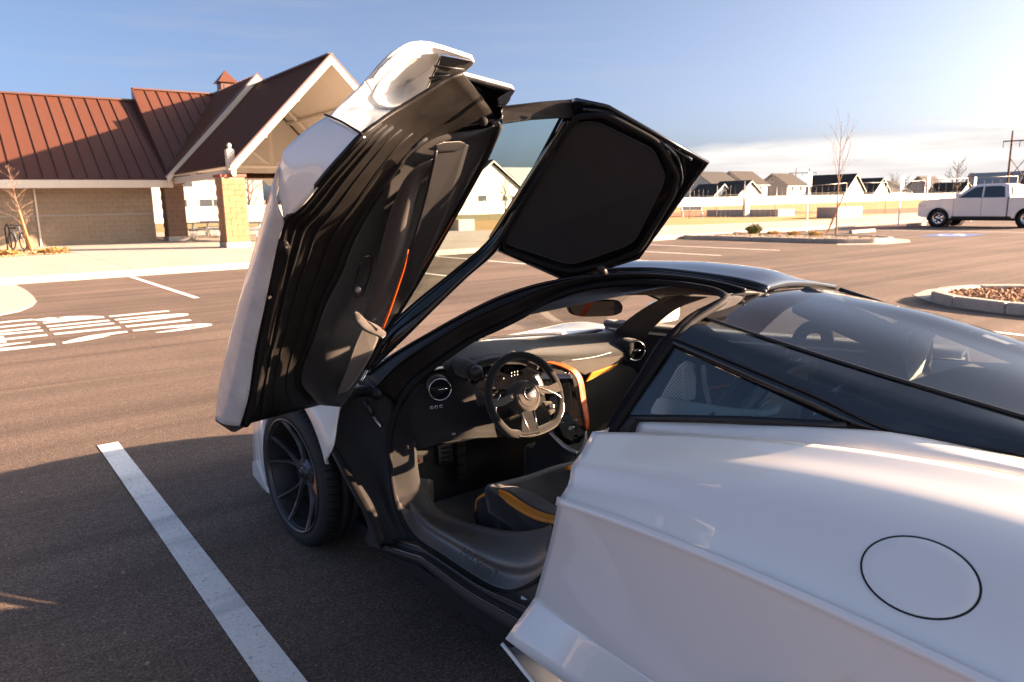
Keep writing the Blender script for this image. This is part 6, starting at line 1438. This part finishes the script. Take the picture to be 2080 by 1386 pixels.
# carbon sill of the tub
Q0 = [p+V3((.006, 0, .004)) for p in (S[0], S[1], S[2], S[3], S[4], S[5], S[6], S[7], S[8])]
Q1 = A((1113, 1110, 1.33), (1090, 1135, 1.315), (1050, 1142, 1.305), (990, 1125, 1.30), (925, 1092, 1.30), (868, 1058, 1.31), (836, 1022, 1.33), (815, 980, 1.36), (806, 930, 1.39))
Q2 = A((1118, 1082, 1.38), (1095, 1092, 1.38), (1055, 1096, 1.38), (1000, 1090, 1.38), (935, 1073, 1.385), (880, 1048, 1.40), (848, 1018, 1.41), (828, 975, 1.43), (818, 935, 1.45))
Q3 = A((1121, 1070, 1.43), (1098, 1078, 1.43), (1060, 1083, 1.43), (1010, 1078, 1.43), (950, 1062, 1.44), (900, 1038, 1.46), (868, 1010, 1.49), (850, 972, 1.53), (845, 935, 1.56))
Q4 = [p+V3((.05, 0, -.16)) for p in Q3[:5]]+[p+V3((.05, .02, -.12)) for p in Q3[5:7]]+A((880, 965, 1.62), (878, 920, 1.66))
patch('carbon_sill', [Q0, [a.lerp(b, .5)+V3((.012, 0, -.006)) for a, b in zip(Q0, Q1)], Q1, Q2, Q3, Q4], 'carbon', car, n=60, k=5, thick=.006)
# lettering on the sill
ts, te = at(946, 1124, X=1.276), at(1004, 1166, X=1.272)
tup = (at(960, 1105, X=1.30)-at(948, 1140, X=1.265))
ex = (te-ts).normalized(); ey = (tup-ex*tup.dot(ex)).normalized(); ez = ex.cross(ey)
Mx = Matrix((ex, ey, ez)).transposed().to_4x4(); Mx.translation = (ts+te)/2+ez*.021
text_mesh('sill_lettering', 'McLaren', .050, 'logo_dark', car, Mx, extr=.0008, shear=.15)
Ms = Mx.copy(); Ms.translation = te+ex*.020+ey*.012+ez*.021
plate('sill_swoosh', [Ms @ V3((q[0]*.012, q[1]*.012, 0)) for q in ((-.9, .1), (0, .6), (.8, .55), (1.2, -.1), (.9, -1.0), (.55, -.3), (.2, .0), (-.3, .05))], 'logo_dark', car, .001, ez, 0)
# foot rest badge, pedals
ft = plate('foot_rest_badge', round_poly(A((825, 930, 1.45), (858, 924, 1.50), (860, 940, 1.50), (828, 950, 1.45)), .15), 'brushed', car, .004, (0, 1, 0), .001)
plate('badge_mark', [p+V3((-.001, -.006, 0)) for p in A((836, 936, 1.466), (852, 933, 1.49), (852, 938, 1.49), (837, 941, 1.466))], 'red_mark', ft, .001, (0, 1, 0), 0)
for px, w_, y0, y1, X in ((905, 16, 905, 945, 1.66), (938, 9, 900, 975, 1.74)):
    pdl = plate('pedal', A((px-w_, y0, X-.03), (px+w_*.9, y0-6, X+.03), (px+w_, y1-5, X+.03), (px-w_*.8, y1, X-.03)), 'disc', car, .012, (.1, 1, .2), .003)
    for q in range(4):
        yy = y0+6+(y1-y0-10)*q/3.3; tube('pedal_rib', [p+V3((-.002, -.006, 0)) for p in A((px-w_*.6, yy, X-.02), (px+w_*.7, yy-3, X+.02))], .003, 'rubber', pdl, 6)
tube('knee_strap', A((900, 903, 1.60), (950, 893, 1.66), (1000, 880, 1.76)), .004, 'brushed', car, 6, spl=8)
# seats
def seat(dx, full):
    se = patch('seat_cushion', [[p+V3((dx, 0, 0)) for p in c] for c in ([V3((1.47, 2.10, .40)), V3((1.48, 1.85, .38)), V3((1.50, 1.55, .40)), V3((1.50, 1.40, .46))], [V3((1.50, 2.16, .47)), V3((1.52, 1.85, .43)), V3((1.53, 1.55, .43)), V3((1.53, 1.40, .48))], [V3((1.60, 2.20, .455)), V3((1.62, 1.85, .38)), V3((1.62, 1.55, .36)), V3((1.62, 1.40, .42))], [V3((1.75, 2.22, .44)), V3((1.75, 1.85, .36)), V3((1.75, 1.55, .34)), V3((1.75, 1.40, .41))], [V3((1.90, 2.20, .455)), V3((1.88, 1.85, .38)), V3((1.88, 1.55, .36)), V3((1.88, 1.40, .42))], [V3((2.0, 2.14, .46)), V3((1.98, 1.85, .43)), V3((1.97, 1.55, .43)), V3((1.97, 1.40, .48))], [V3((2.02, 2.08, .40)), V3((2.0, 1.85, .38)), V3((2.0, 1.55, .40)), V3((2.0, 1.40, .46))])], 'alcantara', car, n=24, k=4, thick=.03)
    box('seat_base', 1.52+dx, 1.98+dx, 1.45, 2.12, .201, .38, 'alcantara', car, .02)
    sh = [[V3((1.49, 1.36, .45)), V3((1.48, 1.27, .70)), V3((1.53, 1.19, .90)), V3((1.63, 1.14, 1.02)), V3((1.66, 1.13, 1.06))], [V3((1.58, 1.42, .44)), V3((1.58, 1.32, .70)), V3((1.60, 1.22, .90)), V3((1.67, 1.16, 1.05)), V3((1.69, 1.14, 1.085))], [V3((1.75, 1.40, .43)), V3((1.75, 1.28, .70)), V3((1.75, 1.20, .90)), V3((1.75, 1.15, 1.06)), V3((1.75, 1.135, 1.10))]]
    sh = sh+[[V3((3.5-p.x, p.y, p.z)) for p in c] for c in (sh[1], sh[0])]
    sh = [[p+V3((dx, 0, 0)) for p in c] for c in sh]
    patch('seat_back', sh, 'alcantara', car, n=24, k=5, thick=.02, off=1)
    patch('seat_shell', [[p+V3((0, -.055, -.01)) for p in c] for c in sh], 'seat_shell', car, n=24, k=5, thick=.012, off=1)
    patch('shell_pad', [[p+V3((0, -.085, -.02)) for p in c[2:]] for c in (sh[1], sh[2], sh[3])], 'leather_grey', car, n=16, k=4, thick=.01)
seat(0, True); seat(.74, False)
PIP = [(968, 1034), (968, 1014), (980, 1004), (996, 1000), (1018, 1006), (1045, 1024), (1075, 1042), (1105, 1053), (1140, 1058)]
BOLT = [at(p[0], p[1], X=x) for p, x in zip(PIP, (1.50, 1.50, 1.505, 1.515, 1.515, 1.505, 1.495, 1.49, 1.49))]
pip2 = [p+V3((.03, .006, .004)) for p in BOLT]
patch('seat_piping', [[p+V3((-.006, 0, -.012)) for p in BOLT], BOLT, pip2], 'yellow_orange', car, n=40, k=3, thick=.006)
patch('seat_bolster', [[p+V3((-.004, 0, -.012)) for p in BOLT], [p+V3((.0, .0, -.07)) for p in BOLT], [p+V3((.02, 0, -.16)) for p in BOLT]], 'alcantara', car, n=30, k=4, thick=.01)
patch('seat_bolster', [pip2, [p+V3((.08, .0, -.01)) for p in pip2], [p+V3((.16, 0, -.06)) for p in pip2]], 'alcantara', car, n=30, k=4, thick=.01)
tube('seat_piping', [at(1150, 952, X=1.86), at(1165, 948, X=1.90), at(1185, 950, X=1.95)], .010, 'yellow_orange', car, 8, spl=10)
# belts, parcel shelf, tunnel strut under the rear glass
def belt(pts, wd=.045):
    a = resample(pts, 12); b2 = [p+V3((wd*.6, wd*.75, 0)) for p in a]; patch('seat_belt', [a, b2], 'orange_belt', car, n=12, k=1, thick=.003)
belt(A((1430, 792, 1.66), (1495, 783, 1.78)), .02)
belt(A((1500, 832, 1.62), (1545, 795, 1.70)), .03)
belt(A((1585, 748, 2.20), (1605, 714, 2.28)), .03)
belt(A((1632, 676, 2.28), (1660, 667, 2.36)), .03)
patch('parcel_shelf', [[V3((1.52, 1.0, .955)), V3((1.60, .6, .955)), V3((1.66, .1, .93))], [V3((2.12, 1.0, .97)), V3((2.12, .6, .97)), V3((2.12, .1, .94))], [V3((2.72, 1.0, .955)), V3((2.64, .6, .955)), V3((2.58, .1, .93))]], 'alcantara_grey', car, n=16, k=4)
tube('roof_strut', [V3((2.12, 1.28, 1.20)), V3((2.12, 1.02, 1.12)), V3((2.12, .98, .96))], .05, 'satin_black', car, 8)

def shell(pts, X, m, nm, t=.02): plate(nm, round_poly([at(p[0], p[1], X=X+(p[2] if len(p) > 2 else 0)) for p in pts], .22), m, car, t, (.75, .6, 0), .006)
shell([(1328, 836), (1352, 790), (1376, 748), (1394, 734), (1412, 742), (1416, 770), (1414, 814), (1372, 820)], 1.60, 'carbon_light', 'seat_shell')
shell([(1386, 744), (1406, 740), (1414, 770), (1413, 812), (1384, 816)], 1.585, 'leather_grey', 'shell_pad', .012)
shell([(1424, 742), (1434, 744), (1436, 780), (1446, 822), (1436, 824), (1426, 786)], 1.64, 'leather_grey', 'seat_wing', .012)
shell([(1322, 834), (1336, 810), (1420, 822), (1500, 834), (1560, 836), (1588, 822), (1582, 838), (1560, 846), (1322, 842)], 1.56, 'leather_grey', 'sill_shelf', .02)
shell([(1538, 836), (1560, 808), (1566, 806), (1548, 838)], 1.60, 'carbon_light', 'seat_shell', .012)
shell([(1600, 752), (1628, 728), (1646, 724), (1640, 765), (1618, 770)], 2.06, 'carbon_light', 'seat_shell')
shell([(1642, 728), (1664, 734), (1662, 752), (1640, 772)], 2.10, 'leather_grey', 'shell_pad', .012)
tube('head_hoop', [at(1620, 694, X=2.30), at(1630, 674, X=2.32), at(1652, 664, X=2.36), at(1676, 672, X=2.42), at(1682, 700, X=2.44)], .022, 'satin_black', car, 10, spl=16)
